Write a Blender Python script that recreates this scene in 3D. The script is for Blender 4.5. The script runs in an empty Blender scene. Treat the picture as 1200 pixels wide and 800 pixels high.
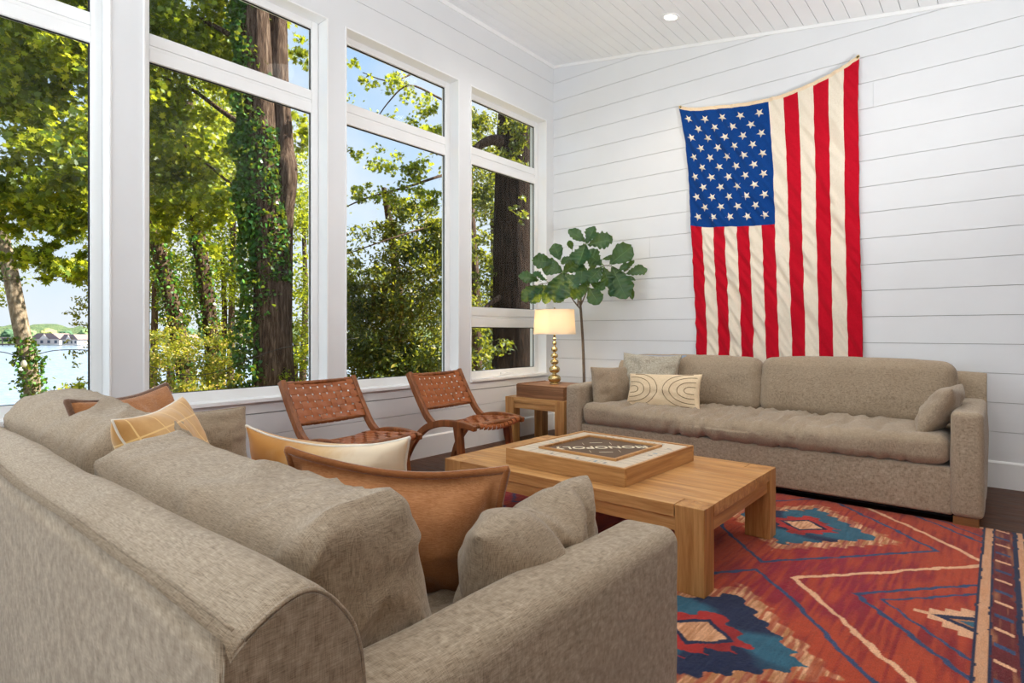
import bpy, bmesh, math, random
import numpy as np
from mathutils import Vector, Matrix, noise, Euler

PI = math.pi
S = bpy.context.scene
COL = S.collection

# ------------------------------------------------------------------ camera
EYE = 1.035
F = 682.0
YAW = math.atan2(571, 682)
cd = bpy.data.cameras.new('camera')
cam = bpy.data.objects.new('camera', cd)
COL.objects.link(cam)
cam.location = (0, 0, EYE)
cam.rotation_euler = (PI / 2, 0, YAW)
cd.sensor_width = 36
cd.sensor_fit = 'HORIZONTAL'
cd.lens = F / 1200 * 36
cd.shift_y = -11 / 1200
cd.clip_start = 0.03
cd.clip_end = 2000
S.camera = cam

# ------------------------------------------------------------------ view
S.view_settings.view_transform = 'Standard'
S.view_settings.look = 'None'
S.view_settings.gamma = 1
S.view_settings.use_curve_mapping = False
S.view_settings.exposure = 0.5

# ------------------------------------------------------------------ world
w = bpy.data.worlds.new('sky')
S.world = w
w.use_nodes = True
wn = w.node_tree.nodes
wl = w.node_tree.links
wn.clear()
tc = wn.new('ShaderNodeTexCoord')
sep = wn.new('ShaderNodeSeparateXYZ')
wl.new(tc.outputs['Generated'], sep.inputs[0])
ramp = wn.new('ShaderNodeValToRGB')
ramp.color_ramp.elements[0].position = 0.0
ramp.color_ramp.elements[0].color = (0.70, 0.86, 1.0, 1)
ramp.color_ramp.elements[1].position = 0.7
ramp.color_ramp.elements[1].color = (0.30, 0.55, 0.95, 1)
wl.new(sep.outputs[2], ramp.inputs[0])
nz = wn.new('ShaderNodeTexNoise')
nz.inputs['Scale'].default_value = 3.5
nz.inputs['Detail'].default_value = 6
wl.new(tc.outputs['Generated'], nz.inputs['Vector'])
cr = wn.new('ShaderNodeValToRGB')
cr.color_ramp.elements[0].position = 0.36
cr.color_ramp.elements[1].position = 0.62
wl.new(nz.outputs[0], cr.inputs[0])
mx = wn.new('ShaderNodeMixRGB')
mx.inputs[2].default_value = (0.84, 0.90, 0.98, 1)
wl.new(cr.outputs[0], mx.inputs[0])
wl.new(ramp.outputs[0], mx.inputs[1])
bg = wn.new('ShaderNodeBackground')
bg.inputs[1].default_value = 0.78
wl.new(mx.outputs[0], bg.inputs[0])
wo = wn.new('ShaderNodeOutputWorld')
wl.new(bg.outputs[0], wo.inputs[0])

# ------------------------------------------------------------------ sun and added fill lights out of view
def lamp(name, kind, loc, energy, color, **kw):
    l = bpy.data.lights.new(name, kind)
    l.energy = energy
    l.color = color
    for k, v in kw.items():
        setattr(l, k, v)
    o = bpy.data.objects.new(name, l)
    COL.objects.link(o)
    o.location = loc
    return o

def aim(o, d):
    o.rotation_euler = Vector(d).to_track_quat('-Z', 'Y').to_euler()

sun = lamp('sun', 'SUN', (0, 0, 20), 12.5, (1.0, 0.93, 0.78), angle=0.01)
aim(sun, (-0.42, -0.62, -0.85))
# added fill at the unseen rear opening, aimed up at the ceiling
rear = lamp('rear_fill', 'AREA', (0.2, -3.3, 1.6), 60, (0.88, 0.95, 1.0), shape='RECTANGLE', size=3.8, size_y=3.0)
aim(rear, (0, 0.55, 1))
# added cool fill behind the lens; the wall there has no window
left = lamp('left_fill', 'AREA', (-3.40, -1.9, 1.6), 100, (0.84, 0.93, 1.0), shape='RECTANGLE', size=3.2, size_y=2.2)
aim(left, (0.7, 0.6, 1.2))
# added spots outside the frame, aimed up to brighten the ceiling
for q_, e_ in (((1.2, 2.6, 0.8), 340), ((0.3, -1.0, 1.0), 55), ((-2.6, -1.0, 0.8), 85)):
    k_ = lamp('ceiling_fill', 'SPOT', q_, e_, (1.0, 0.82, 0.62) if e_ == 55 else (0.95, 0.98, 1.0), spot_size=2.3, spot_blend=1.0, shadow_soft_size=0.25)
    aim(k_, (-0.62 if q_[0] > 1 else 0.0, 0.0, 1))
# extra downward spots added above the frame to brighten the seating
for q_ in ((-2.2, 2.9), (-2.9, 3.9), (-0.8, 3.9), (-0.6, 2.6), (0.9, 3.0)):
    k_ = lamp('fill_downlight', 'SPOT', (q_[0], q_[1], 3.873 - 0.165 * (q_[0] + 3.654) - 0.06), 20 if q_[0] < 0 else 9, (1.0, 0.96, 0.91), spot_size=2.7, spot_blend=1.0, shadow_soft_size=0.12)

# ================================================================== helpers
def srgb(r, g, b):
    f = lambda c: (c / 255) / 12.92 if c / 255 <= 0.04045 else ((c / 255 + 0.055) / 1.055) ** 2.4
    return (f(r), f(g), f(b), 1)

CX = (682 / math.hypot(571, 682), -571 / math.hypot(571, 682))
CY = (571 / math.hypot(571, 682), 682 / math.hypot(571, 682))
def at(px, py, d):
    """a point seen at frame position px, py and d metres in front of the lens"""
    r = (px - 600) * d / F
    return Vector((r * CX[0] + d * CX[1], r * CY[0] + d * CY[1], EYE - (py - 389) * d / F))

class N:
    """small wrapper to write node materials"""
    def __init__(s, name, rough=0.5, spec=0.5):
        s.m = bpy.data.materials.new(name)
        s.m.use_nodes = True
        s.t = s.m.node_tree
        s.b = s.t.nodes['Principled BSDF']
        s.b.inputs['Roughness'].default_value = rough
        s.b.inputs['Specular IOR Level'].default_value = spec
        s.out = s.t.nodes['Material Output']
        s.co = None
    def n(s, kind, **kw):
        x = s.t.nodes.new('ShaderNode' + kind)
        for k, v in kw.items():
            setattr(x, k, v)
        return x
    def l(s, a, b):
        s.t.links.new(a, b)
    def coord(s, scale=(1, 1, 1), kind='Object'):
        if s.co is None:
            s.co = s.n('TexCoord')
        mp = s.n('Mapping')
        mp.inputs['Scale'].default_value = scale
        s.l(s.co.outputs[kind], mp.inputs['Vector'])
        return mp.outputs[0]
    def noise(s, scale, vec=None, detail=3, rough=0.5, dist=0):
        x = s.n('TexNoise')
        x.inputs['Scale'].default_value = scale
        x.inputs['Detail'].default_value = detail
        x.inputs['Roughness'].default_value = rough
        x.inputs['Distortion'].default_value = dist
        if vec is not None:
            s.l(vec, x.inputs['Vector'])
        return x.outputs[0]
    def ramp(s, fac, stops):
        x = s.n('ValToRGB')
        e = x.color_ramp.elements
        e[0].position, e[0].color = stops[0]
        e[1].position, e[1].color = stops[-1]
        for p, c in stops[1:-1]:
            k = e.new(p)
            k.color = c
        s.l(fac, x.inputs[0])
        return x.outputs[0]
    def mix(s, fac, a, b, mode='MIX'):
        x = s.n('MixRGB')
        x.blend_type = mode
        for i, v in enumerate((fac, a, b)):
            if isinstance(v, (int, float)):
                x.inputs[i].default_value = v
            elif isinstance(v, tuple):
                x.inputs[i].default_value = v
            else:
                s.l(v, x.inputs[i])
        return x.outputs[0]
    def math(s, op, a, b=None):
        x = s.n('Math', operation=op)
        for i, v in enumerate((a, b)):
            if v is None:
                continue
            if isinstance(v, (int, float)):
                x.inputs[i].default_value = v
            else:
                s.l(v, x.inputs[i])
        return x.outputs[0]
    def color(s, c):
        if isinstance(c, tuple):
            s.b.inputs['Base Color'].default_value = c
        else:
            s.l(c, s.b.inputs['Base Color'])
    def bump(s, h, strength=0.3, dist=0.01):
        x = s.n('Bump')
        x.inputs['Strength'].default_value = strength
        x.inputs['Distance'].default_value = dist
        s.l(h, x.inputs['Height'])
        s.l(x.outputs[0], s.b.inputs['Normal'])

def m_plain(name, c, rough=0.5, spec=0.5, metal=0, var=0.06, scale=6, bump=0):
    a = N(name, rough, spec)
    f = a.noise(scale, a.coord(), 4)
    d = tuple(x * (1 - var) for x in c[:3]) + (1,)
    u = tuple(min(1, x * (1 + var)) for x in c[:3]) + (1,)
    a.color(a.ramp(f, [(0.3, d), (0.7, u)]))
    a.b.inputs['Metallic'].default_value = metal
    if bump:
        a.bump(f, bump, 0.01)
    return a.m

def m_linen(name, dark, light, stain=None, scale=1.0, bump=0.35, sheen=0.2, rough=0.95):
    """heathered weave: threads running along each object axis"""
    a = N(name, rough, 0.15)
    k = 1300 * scale
    l = 65 * scale
    n1 = a.noise(1, a.coord((k, l, l)), 2, 0.6)
    n2 = a.noise(1, a.coord((l, k, l)), 2, 0.6)
    n3 = a.noise(1, a.coord((l, l, k)), 2, 0.6)
    s_ = a.math('ADD', a.math('ADD', n1, n2), n3)
    s_ = a.math('MULTIPLY', s_, 1 / 3)
    c = a.ramp(s_, [(0.37, dark), (0.63, light)])
    big = a.noise(3.5, a.coord(), 3)
    c = a.mix(a.ramp(big, [(0.35, (0, 0, 0, 1)), (0.75, (0.22, 0.22, 0.22, 1))]), c, stain if stain else dark)
    a.color(c)
    a.b.inputs['Sheen Weight'].default_value = sheen
    a.b.inputs['Sheen Roughness'].default_value = 0.5
    a.bump(s_, bump, 0.004)
    return a.m

def m_velvet(name, dark, light, scale=1.0):
    a = N(name, 0.85, 0.1)
    f = a.noise(1, a.coord((14, 14, 5)), 7, 0.75)
    g = a.noise(1, a.coord((60, 260, 900)), 3, 0.7)
    c = a.ramp(f, [(0.3, dark), (0.7, light)])
    c = a.mix(0.5, c, a.ramp(g, [(0.36, dark), (0.64, light)]))
    a.color(c)
    a.b.inputs['Sheen Weight'].default_value = 0.5
    a.b.inputs['Sheen Roughness'].default_value = 0.35
    a.bump(g, 0.5, 0.003)
    return a.m

def m_wood(name, stops, axis='X', rough=0.38, scale=1.0, spec=0.4, bump=0.08):
    a = N(name, rough, spec)
    st = {'X': (1.6, 26, 26), 'Y': (26, 1.6, 26), 'Z': (26, 26, 1.6)}[axis]
    st = tuple(v * scale for v in st)
    f = a.noise(1, a.coord(st), 6, 0.62, 0.7)
    g = a.noise(1, a.coord(tuple(v * 5 for v in st)), 3, 0.6)
    f2 = a.math('ADD', a.math('MULTIPLY', f, 0.75), a.math('MULTIPLY', g, 0.25))
    a.color(a.ramp(f2, stops))
    rr = a.ramp(g, [(0.3, (rough * 0.8,) * 3 + (1,)), (0.7, (min(1, rough * 1.35),) * 3 + (1,))])
    a.l(rr, a.b.inputs['Roughness'])
    a.bump(f2, bump, 0.004)
    return a.m

def set_props(o, label=None, cat=None, group=None, kind=None):
    if label: o['label'] = label
    if cat: o['category'] = cat
    if group: o['group'] = group
    if kind: o['kind'] = kind
    return o

def thing(name, label, cat, loc=(0, 0, 0), rz=0, group=None):
    o = bpy.data.objects.new(name, None)
    o.empty_display_size = 0.1
    COL.objects.link(o)
    o.location = loc
    o.rotation_euler = (0, 0, rz)
    return set_props(o, label, cat, group)

def link_mesh(name, me, mats, parent=None, smooth=True, label=None, kind=None):
    o = bpy.data.objects.new(name, me)
    COL.objects.link(o)
    if not isinstance(mats, (list, tuple)):
        mats = [mats]
    for m in mats:
        me.materials.append(m)
    if smooth:
        me.polygons.foreach_set('use_smooth', [True] * len(me.polygons))
    if parent:
        o.parent = parent
    if label: o['label'] = label
    if kind: o['kind'] = kind
    return o

class MB:
    """collects shapes, then links them as ONE mesh object"""
    def __init__(s):
        s.v = []
        s.f = []
        s.mi = []
        s.bm_groups = []
    def add(s, verts, faces, mi=0, xf=None):
        o = len(s.v)
        s.v += [tuple(xf @ Vector(p)) if xf else tuple(p) for p in verts]
        s.f += [tuple(i + o for i in f) for f in faces]
        s.mi += [mi] * len(faces)
    def box(s, x0, x1, y0, y1, z0, z1, mi=0, xf=None):
        v = [(x0, y0, z0), (x1, y0, z0), (x1, y1, z0), (x0, y1, z0), (x0, y0, z1), (x1, y0, z1), (x1, y1, z1), (x0, y1, z1)]
        f = [(0, 3, 2, 1), (4, 5, 6, 7), (0, 1, 5, 4), (1, 2, 6, 5), (2, 3, 7, 6), (3, 0, 4, 7)]
        s.add(v, f, mi, xf)
    def prism(s, poly, d0, d1, axis='Y', mi=0, xf=None):
        """poly of 2D points extruded along axis from d0 to d1"""
        n = len(poly)
        def mk(p, d):
            return {'X': (d, p[0], p[1]), 'Y': (p[0], d, p[1]), 'Z': (p[0], p[1], d)}[axis]
        v = [mk(p, d0) for p in poly] + [mk(p, d1) for p in poly]
        f = [tuple(range(n))[::-1], tuple(range(n, 2 * n))]
        f += [(i, (i + 1) % n, n + (i + 1) % n, n + i) for i in range(n)]
        s.add(v, f, mi, xf)
    def tube(s, pts, rad, n=8, mi=0, closed=False, flat=1.0):
        pts = [Vector(p) for p in pts]
        m = len(pts)
        if not isinstance(rad, (list, tuple)):
            rad = [rad] * m
        v = []
        up = None
        for i, p in enumerate(pts):
            if closed:
                d = pts[(i + 1) % m] - pts[i - 1]
            else:
                d = pts[min(i + 1, m - 1)] - pts[max(i - 1, 0)]
            d.normalize()
            if up is None:
                up = Vector((0, 0, 1)) if abs(d.z) < 0.9 else Vector((1, 0, 0))
            a = d.cross(up)
            if a.length < 1e-5:
                a = d.orthogonal()
            a.normalize()
            up = a.cross(d).normalized()
            for k in range(n):
                t = 2 * PI * k / n
                v.append(p + a * math.cos(t) * rad[i] + up * math.sin(t) * rad[i] * flat)
        f = []
        for i in range(m - (0 if closed else 1)):
            j = (i + 1) % m
            for k in range(n):
                q = (k + 1) % n
                f.append((i * n + k, i * n + q, j * n + q, j * n + k))
        if not closed:
            f.append(tuple(range(n))[::-1])
            f.append(tuple((m - 1) * n + k for k in range(n)))
        s.add(v, f, mi)
    def lathe(s, prof, n=32, c=(0, 0, 0), mi=0):
        v = []
        for r, z in prof:
            for k in range(n):
                t = 2 * PI * k / n
                v.append((c[0] + r * math.cos(t), c[1] + r * math.sin(t), c[2] + z))
        f = []
        for i in range(len(prof) - 1):
            for k in range(n):
                q = (k + 1) % n
                f.append((i * n + k, i * n + q, (i + 1) * n + q, (i + 1) * n + k))
        s.add(v, f, mi)
    def build(s, name, mats, parent=None, smooth=False, bevel=0, seg=2, label=None, kind=None, angle=35):
        me = bpy.data.meshes.new(name)
        me.from_pydata(s.v, [], s.f)
        me.validate()
        if any(s.mi):
            me.polygons.foreach_set('material_index', s.mi[:len(me.polygons)])
        if bevel or smooth:
            bm = bmesh.new()
            bm.from_mesh(me)
            bmesh.ops.recalc_face_normals(bm, faces=bm.faces)
            if bevel:
                ed = [e for e in bm.edges if len(e.link_faces) == 2 and e.calc_face_angle(0) > math.radians(angle)]
                bmesh.ops.bevel(bm, geom=ed, offset=bevel, segments=seg, affect='EDGES', profile=0.5, clamp_overlap=True)
            bm.to_mesh(me)
            bm.free()
        o = link_mesh(name, me, mats, parent, smooth or bool(bevel), label, kind)
        if bevel:
            try:
                me.shade_smooth_by_angle = None
            except Exception:
                pass
            o.modifiers.new('normals', 'WEIGHTED_NORMAL').keep_sharp = True
        return o

def crv(pts, k=6):
    out = []
    for i in range(len(pts) - 1):
        for j in range(k):
            s_ = j / k
            p0, p1, p2, p3 = [np.array(pts[max(0, min(len(pts) - 1, i + d))], float) for d in (-1, 0, 1, 2)]
            out.append(tuple(0.5 * ((2 * p1) + (-p0 + p2) * s_ + (2 * p0 - 5 * p1 + 4 * p2 - p3) * s_ ** 2 + (-p0 + 3 * p1 - 3 * p2 + p3) * s_ ** 3)))
    out.append(tuple(float(c) for c in pts[-1]))
    return out

def fbm(p, s=1.0, o=3):
    return noise.fractal(Vector(p) * s, 0.6, 2.0, o)

# ---------------------------------------------------------------- soft shapes
def soft_box(name, size, r, mats, parent=None, loc=(0, 0, 0), puff=(0, 0, 0), n=(16, 16, 16), wr=None, rot=None, deform=None, label=None):
    """a rounded, stuffed box; wr(p, normal) gives a wrinkle height; centre at loc"""
    hs = [q / 2 for q in size]
    ax = []
    for h, k in zip(hs, n):
        arc = [h - r + r * math.tan(PI / 4 * i / 5) for i in range(6)]
        inner = list(np.linspace(-(h - r), h - r, k + 1))
        ax.append([-a for a in arc[::-1]][:-1] + inner + arc[1:])
    verts = {}
    vl = []
    def key(i, j, k):
        t = (i, j, k)
        if t not in verts:
            verts[t] = len(vl)
            vl.append((ax[0][i], ax[1][j], ax[2][k]))
        return verts[t]
    L = [len(a) - 1 for a in ax]
    fs = []
    for i in range(L[0]):
        for j in range(L[1]):
            fs.append((key(i, j, 0), key(i, j + 1, 0), key(i + 1, j + 1, 0), key(i + 1, j, 0)))
            fs.append((key(i, j, L[2]), key(i + 1, j, L[2]), key(i + 1, j + 1, L[2]), key(i, j + 1, L[2])))
    for i in range(L[0]):
        for k in range(L[2]):
            fs.append((key(i, 0, k), key(i + 1, 0, k), key(i + 1, 0, k + 1), key(i, 0, k + 1)))
            fs.append((key(i, L[1], k), key(i, L[1], k + 1), key(i + 1, L[1], k + 1), key(i + 1, L[1], k)))
    for j in range(L[1]):
        for k in range(L[2]):
            fs.append((key(0, j, k), key(0, j, k + 1), key(0, j + 1, k + 1), key(0, j + 1, k)))
            fs.append((key(L[0], j, k), key(L[0], j + 1, k), key(L[0], j + 1, k + 1), key(L[0], j, k + 1)))
    P = []
    for p in vl:
        q = [max(-(h - r), min(h - r, c)) for c, h in zip(p, hs)]
        d = Vector([a - b for a, b in zip(p, q)])
        if d.length > 1e-9:
            d = d.normalized() * r
        o = Vector(q) + d
        u = [o[i] / hs[i] for i in range(3)]
        w_ = [max(0, 1 - c * c) for c in u]
        o.x += puff[0] * w_[1] * w_[2] * u[0]
        o.y += puff[1] * w_[0] ** 0.7 * w_[2] * u[1]
        o.z += puff[2] * w_[0] ** 0.7 * w_[1] * u[2]
        P.append(o)
    me = bpy.data.meshes.new(name)
    me.from_pydata([tuple(p) for p in P], [], fs)
    me.update()
    if wr:
        nn = [v.normal.copy() for v in me.vertices]
        for v, nrm in zip(me.vertices, nn):
            v.co = v.co + nrm * wr(v.co, nrm)
    if deform:
        for v in me.vertices:
            v.co = deform(v.co.copy())
    o = link_mesh(name, me, mats, parent, True, label)
    M = Matrix.Translation(loc)
    if rot:
        M = M @ Euler(rot).to_matrix().to_4x4()
    me.transform(M)
    return o

def pillow_points(wd, ht, t, n=34, pinch=0.05, ear=0.9, flange=0.0, seed=0, crush=0.0, wr=0.006, pw=0.42):
    """a function giving the surface point of a stuffed throw pillow standing on its lower edge"""
    def fn(u, v, side):
        cu = 1 - pinch * (1 - v * v) * 1.0
        cv = 1 - pinch * (1 - u * u) * 1.0
        x = u * wd / 2 * cu
        z = v * ht / 2 * cv
        fu = 1 - (flange * 2 / wd)
        fv = 1 - (flange * 2 / ht)
        a = max(0, 1 - (u / fu) ** 2)
        b = max(0, 1 - (v / fv) ** 2)
        th = t / 2 * (a ** pw) * (b ** pw)
        th *= 1 + 0.16 * fbm((u * 1.4, v * 1.4, side * 3 + seed), 1.0, 2)
        e = a * b
        ang = math.atan2(v, u)
        rr = math.hypot(u, v)
        # gathers running in from corners and edges
        wv = noise.noise(Vector((ang * 3.2 + seed, rr * 1.1, side * 2.0 + seed)))
        wv2 = noise.noise(Vector((u * 4 + seed, v * 4, side + 7)))
        th += wr * (wv * 1.3 + wv2 * 0.8) * min(1, e * 4)
        y = side * th
        if flange and (a == 0 or b == 0):
            y = side * 0.004
        y += 0.010 * fbm((u * 1.2 + seed, v * 1.2, 5), 1, 2)
        if crush:
            y += crush * 0.5 * noise.noise(Vector((u * 1.6 + seed, v * 2.2, 1)))
            z += crush * 0.35 * noise.noise(Vector((u * 2.1 + seed, 3.3, v)))
        return Vector((x, y, z + ht / 2))
    return fn

def make_pillow(name, label, wd, ht, t, mats, loc, rot, pinch=0.05, flange=0, piping=None, seed=0, crush=0, n=36, wr=0.006, back=None, bend=None, group=None, pipe_r=0.005, pw=0.42, cat='pillow'):
    root = thing(name, label, cat, loc, 0, group)
    root.rotation_euler = rot
    fn0 = pillow_points(wd, ht, t, n, pinch, 0.9, flange, seed, crush, wr, pw)
    if bend:
        fn = lambda u, v, s_: bend(fn0(u, v, s_), u, v)
    else:
        fn = fn0
    g = [math.sin(PI / 2 * q) for q in np.linspace(-1, 1, n + 1)]
    V = []
    idx = {}
    for s_ in (-1, 1):
        for i, u in enumerate(g):
            for j, v in enumerate(g):
                edge = i in (0, n) or j in (0, n)
                if s_ == 1 and edge:
                    idx[(1, i, j)] = idx[(-1, i, j)]
                    continue
                idx[(s_, i, j)] = len(V)
                if edge:
                    V.append(tuple((fn(u, v, -1) + fn(u, v, 1)) / 2))
                else:
                    V.append(tuple(fn(u, v, s_)))
    Fc = []
    mi = []
    for s_ in (-1, 1):
        for i in range(n):
            for j in range(n):
                q = (idx[(s_, i, j)], idx[(s_, i + 1, j)], idx[(s_, i + 1, j + 1)], idx[(s_, i, j + 1)])
                Fc.append(q if s_ == -1 else q[::-1])
                mi.append(0 if s_ == -1 or back is None else 1)
    me = bpy.data.meshes.new('cover')
    me.from_pydata(V, [], Fc)
    link_mesh('cover', me, [mats] + ([back] if back else []), root)
    if back:
        me.polygons.foreach_set('material_index', mi)
    if piping:
        loop = [(u, -1) for u in g] + [(1, v) for v in g[1:]] + [(u, 1) for u in g[::-1][1:]] + [(-1, v) for v in g[::-1][1:-1]]
        pts = [(fn(u, v, -1) + fn(u, v, 1)) / 2 for u, v in loop]
        m = MB()
        m.tube(pts, pipe_r, 6, closed=True)
        m.build('piping', piping, root, smooth=True)
    return root, fn

# ================================================================== materials
M = {}
M['white'] = m_plain('painted white boards', srgb(229, 230, 231), 0.45, 0.3, var=0.015, scale=3)
M['white_trim'] = m_plain('white window paint', srgb(242, 242, 241), 0.35, 0.4, var=0.012, scale=4)
M['gap'] = m_plain('shadow gap', srgb(150, 148, 145), 0.9, 0.1)
M['ceil'] = m_plain('white ceiling boards', srgb(243, 244, 245), 0.5, 0.3, var=0.015, scale=3)
M['floor'] = m_wood('dark oak floor', [(0.3, srgb(44, 24, 12)), (0.5, srgb(78, 44, 22)), (0.7, srgb(104, 62, 34))], 'X', 0.42, spec=0.25)
M['linen'] = m_linen('taupe linen', srgb(122, 105, 84), srgb(194, 176, 152), srgb(132, 111, 86))
M['linen2'] = m_linen('taupe linen cushions', srgb(118, 101, 81), srgb(190, 171, 146), srgb(126, 105, 82))
M['linen_grey'] = m_linen('woven grey linen', srgb(120, 112, 96), srgb(214, 204, 184), srgb(150, 140, 120), 0.6, 0.6)
M['blue_cloth'] = m_linen('faded blue cloth', srgb(120, 135, 155), srgb(170, 185, 205), None)
M['cream'] = m_linen('cream cotton', srgb(214, 188, 150), srgb(238, 216, 182), srgb(222, 196, 158), 0.8, 0.2)
M['stitch'] = m_plain('brown cord', srgb(120, 95, 70), 0.9, 0.1)
M['rust'] = m_velvet('rust velvet', srgb(152, 96, 56), srgb(200, 144, 98))
M['rust_edge'] = m_velvet('rust flange', srgb(128, 76, 40), srgb(165, 108, 66))
M['fringe'] = m_velvet('brown fringe', srgb(92, 62, 50), srgb(150, 120, 100))
M['gold'] = m_velvet('gold velvet', srgb(178, 122, 52), srgb(214, 166, 96))
M['ivory'] = m_velvet('ivory velvet', srgb(208, 182, 148), srgb(238, 222, 198))
M['pipe_white'] = m_plain('white piping cloth', srgb(232, 224, 210), 0.9, 0.1)
M['leather'] = m_plain('tan leather', srgb(158, 88, 42), 0.31, 0.45, var=0.12, scale=14, bump=0.05)
M['walnut'] = m_wood('red brown wood', [(0.3, srgb(92, 48, 24)), (0.5, srgb(132, 76, 36)), (0.7, srgb(164, 100, 54))], 'Z', 0.32)
M['oak_x'] = m_wood('golden oak along', [(0.28, srgb(132, 86, 44)), (0.45, srgb(178, 126, 72)), (0.58, srgb(202, 152, 94)), (0.75, srgb(222, 178, 122))], 'X', 0.36)
M['oak_y'] = m_wood('golden oak across', [(0.28, srgb(128, 82, 42)), (0.45, srgb(172, 120, 68)), (0.58, srgb(196, 146, 90)), (0.75, srgb(214, 170, 116))], 'Y', 0.38)
M['oak_z'] = m_wood('golden oak upright', [(0.28, srgb(128, 82, 40)), (0.45, srgb(172, 120, 66)), (0.58, srgb(196, 146, 88)), (0.75, srgb(214, 168, 112))], 'Z', 0.4)
M['old_wood'] = m_wood('old brown box wood', [(0.28, srgb(84, 52, 30)), (0.5, srgb(138, 94, 60)), (0.72, srgb(180, 134, 94))], 'X', 0.5)
M['dark_foot'] = m_wood('wood foot', [(0.3, srgb(110, 72, 34)), (0.7, srgb(160, 110, 60))], 'X', 0.5)
M['black_cloth'] = m_plain('black dust cover', srgb(22, 20, 20), 0.95, 0.05)
M['brass'] = m_plain('antique gold metal', srgb(206, 184, 132), 0.26, 0.5, metal=1, var=0.12, scale=20)
M['board_white'] = m_plain('printed white board', srgb(206, 190, 168), 0.5, 0.3, var=0.03, scale=30)
M['board_brown'] = m_plain('brown board centre', srgb(98, 76, 58), 0.55, 0.25, var=0.08, scale=10)
M['ink'] = m_plain('cream print', srgb(236, 224, 196), 0.6, 0.2)
M['ink_dark'] = m_plain('grey print', srgb(130, 126, 120), 0.6, 0.2)
M['ink_blue'] = m_plain('blue print', srgb(120, 150, 168), 0.6, 0.2)
M['black'] = m_plain('black rubber', srgb(28, 26, 25), 0.6, 0.3)
M['bark'] = m_plain('bark', srgb(92, 74, 60), 0.95, 0.1, var=0.45, scale=9, bump=0.8)
M['flag_red'] = m_linen('red cotton bunting', srgb(176, 8, 30), srgb(206, 18, 44), srgb(170, 6, 28), 1.2, 0.15, 0.05)
M['flag_white'] = m_linen('aged white bunting', srgb(222, 208, 186), srgb(242, 232, 214), srgb(232, 216, 190), 1.2, 0.15, 0.05)
M['flag_blue'] = m_linen('blue cotton bunting', srgb(6, 50, 116), srgb(16, 72, 142), srgb(6, 50, 116), 1.2, 0.15, 0.05)
M['flag_head'] = m_linen('cream canvas heading', srgb(228, 200, 164), srgb(246, 224, 192), srgb(230, 205, 170), 1.0, 0.15, 0.05)

a = N('window glass')
gl = a.n('BsdfGlossy')
gl.inputs['Roughness'].default_value = 0.0
tr = a.n('BsdfTransparent')
tr.inputs[0].default_value = (0.97, 0.98, 0.97, 1)
lw = a.n('LayerWeight')
lw.inputs[0].default_value = 0.5
fr = a.n('Math', operation='MULTIPLY_ADD')
pw_ = a.n('Math', operation='POWER')
a.l(lw.outputs['Facing'], pw_.inputs[0])
pw_.inputs[1].default_value = 4.0
a.l(pw_.outputs[0], fr.inputs[0])
fr.inputs[1].default_value = 0.22
fr.inputs[2].default_value = 0.008
ms = a.n('MixShader')
a.l(fr.outputs[0], ms.inputs[0]); a.l(tr.outputs[0], ms.inputs[1]); a.l(gl.outputs[0], ms.inputs[2])
a.l(ms.outputs[0], a.out.inputs[0])
M['glass'] = a.m

def m_emit(name, c, s_):
    a = N(name)
    a.b.inputs['Emission Color'].default_value = c
    a.b.inputs['Emission Strength'].default_value = s_
    a.b.inputs['Base Color'].default_value = c
    return a.m
M['bulb'] = m_emit('lit bulb', (1, 0.78, 0.5, 1), 9)
M['led'] = m_emit('lit downlight', (1, 0.93, 0.8, 1), 7)

a = N('lamp shade linen')
df = a.n('BsdfDiffuse'); df.inputs[0].default_value = srgb(238, 230, 216)
tl = a.n('BsdfTranslucent'); tl.inputs[0].default_value = srgb(250, 236, 208)
ms = a.n('MixShader'); ms.inputs[0].default_value = 0.34
wv = a.noise(1, a.coord((300, 300, 40)), 2)
bp = a.n('Bump'); bp.inputs['Strength'].default_value = 0.15; a.l(wv, bp.inputs['Height']); a.l(bp.outputs[0], df.inputs['Normal'])
a.l(df.outputs[0], ms.inputs[1]); a.l(tl.outputs[0], ms.inputs[2]); a.l(ms.outputs[0], a.out.inputs[0])
M['shade'] = a.m

def m_leaf(name, stops, trans=0.45, rough=0.5):
    """leaf colours picked by a number stored on each leaf; lets light through"""
    a = N(name)
    at_ = a.n('Attribute'); at_.attribute_name = 'tone'
    c = a.ramp(at_.outputs['Fac'], stops)
    pr = a.b
    pr.inputs['Roughness'].default_value = rough
    a.color(c)
    tl = a.n('BsdfTranslucent')
    c2 = a.mix(1.0, c, (1.0, 1.0, 0.42, 1), 'MULTIPLY')
    c3 = a.mix(0.55, c2, (0.86, 0.88, 0.05, 1), 'MIX')
    a.l(c3, tl.inputs[0])
    ms = a.n('MixShader'); ms.inputs[0].default_value = trans
    a.l(pr.outputs[0], ms.inputs[1]); a.l(tl.outputs[0], ms.inputs[2])
    a.l(ms.outputs[0], a.out.inputs[0])
    return a.m
M['leaf_maple'] = m_leaf('maple leaves', [(0.0, srgb(26, 54, 18)), (0.45, srgb(62, 98, 26)), (0.8, srgb(150, 168, 40)), (1.0, srgb(214, 206, 58))], 0.42)
M['leaf_dark'] = m_leaf('dark evergreen leaves', [(0.0, srgb(22, 38, 18)), (0.5, srgb(44, 68, 28)), (0.85, srgb(92, 112, 42)), (1.0, srgb(176, 160, 66))], 0.28)
M['leaf_yellow'] = m_leaf('yellowing shrub leaves', [(0.0, srgb(52, 74, 28)), (0.4, srgb(104, 112, 42)), (0.75, srgb(164, 146, 62)), (1.0, srgb(206, 170, 96))], 0.36)
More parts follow.
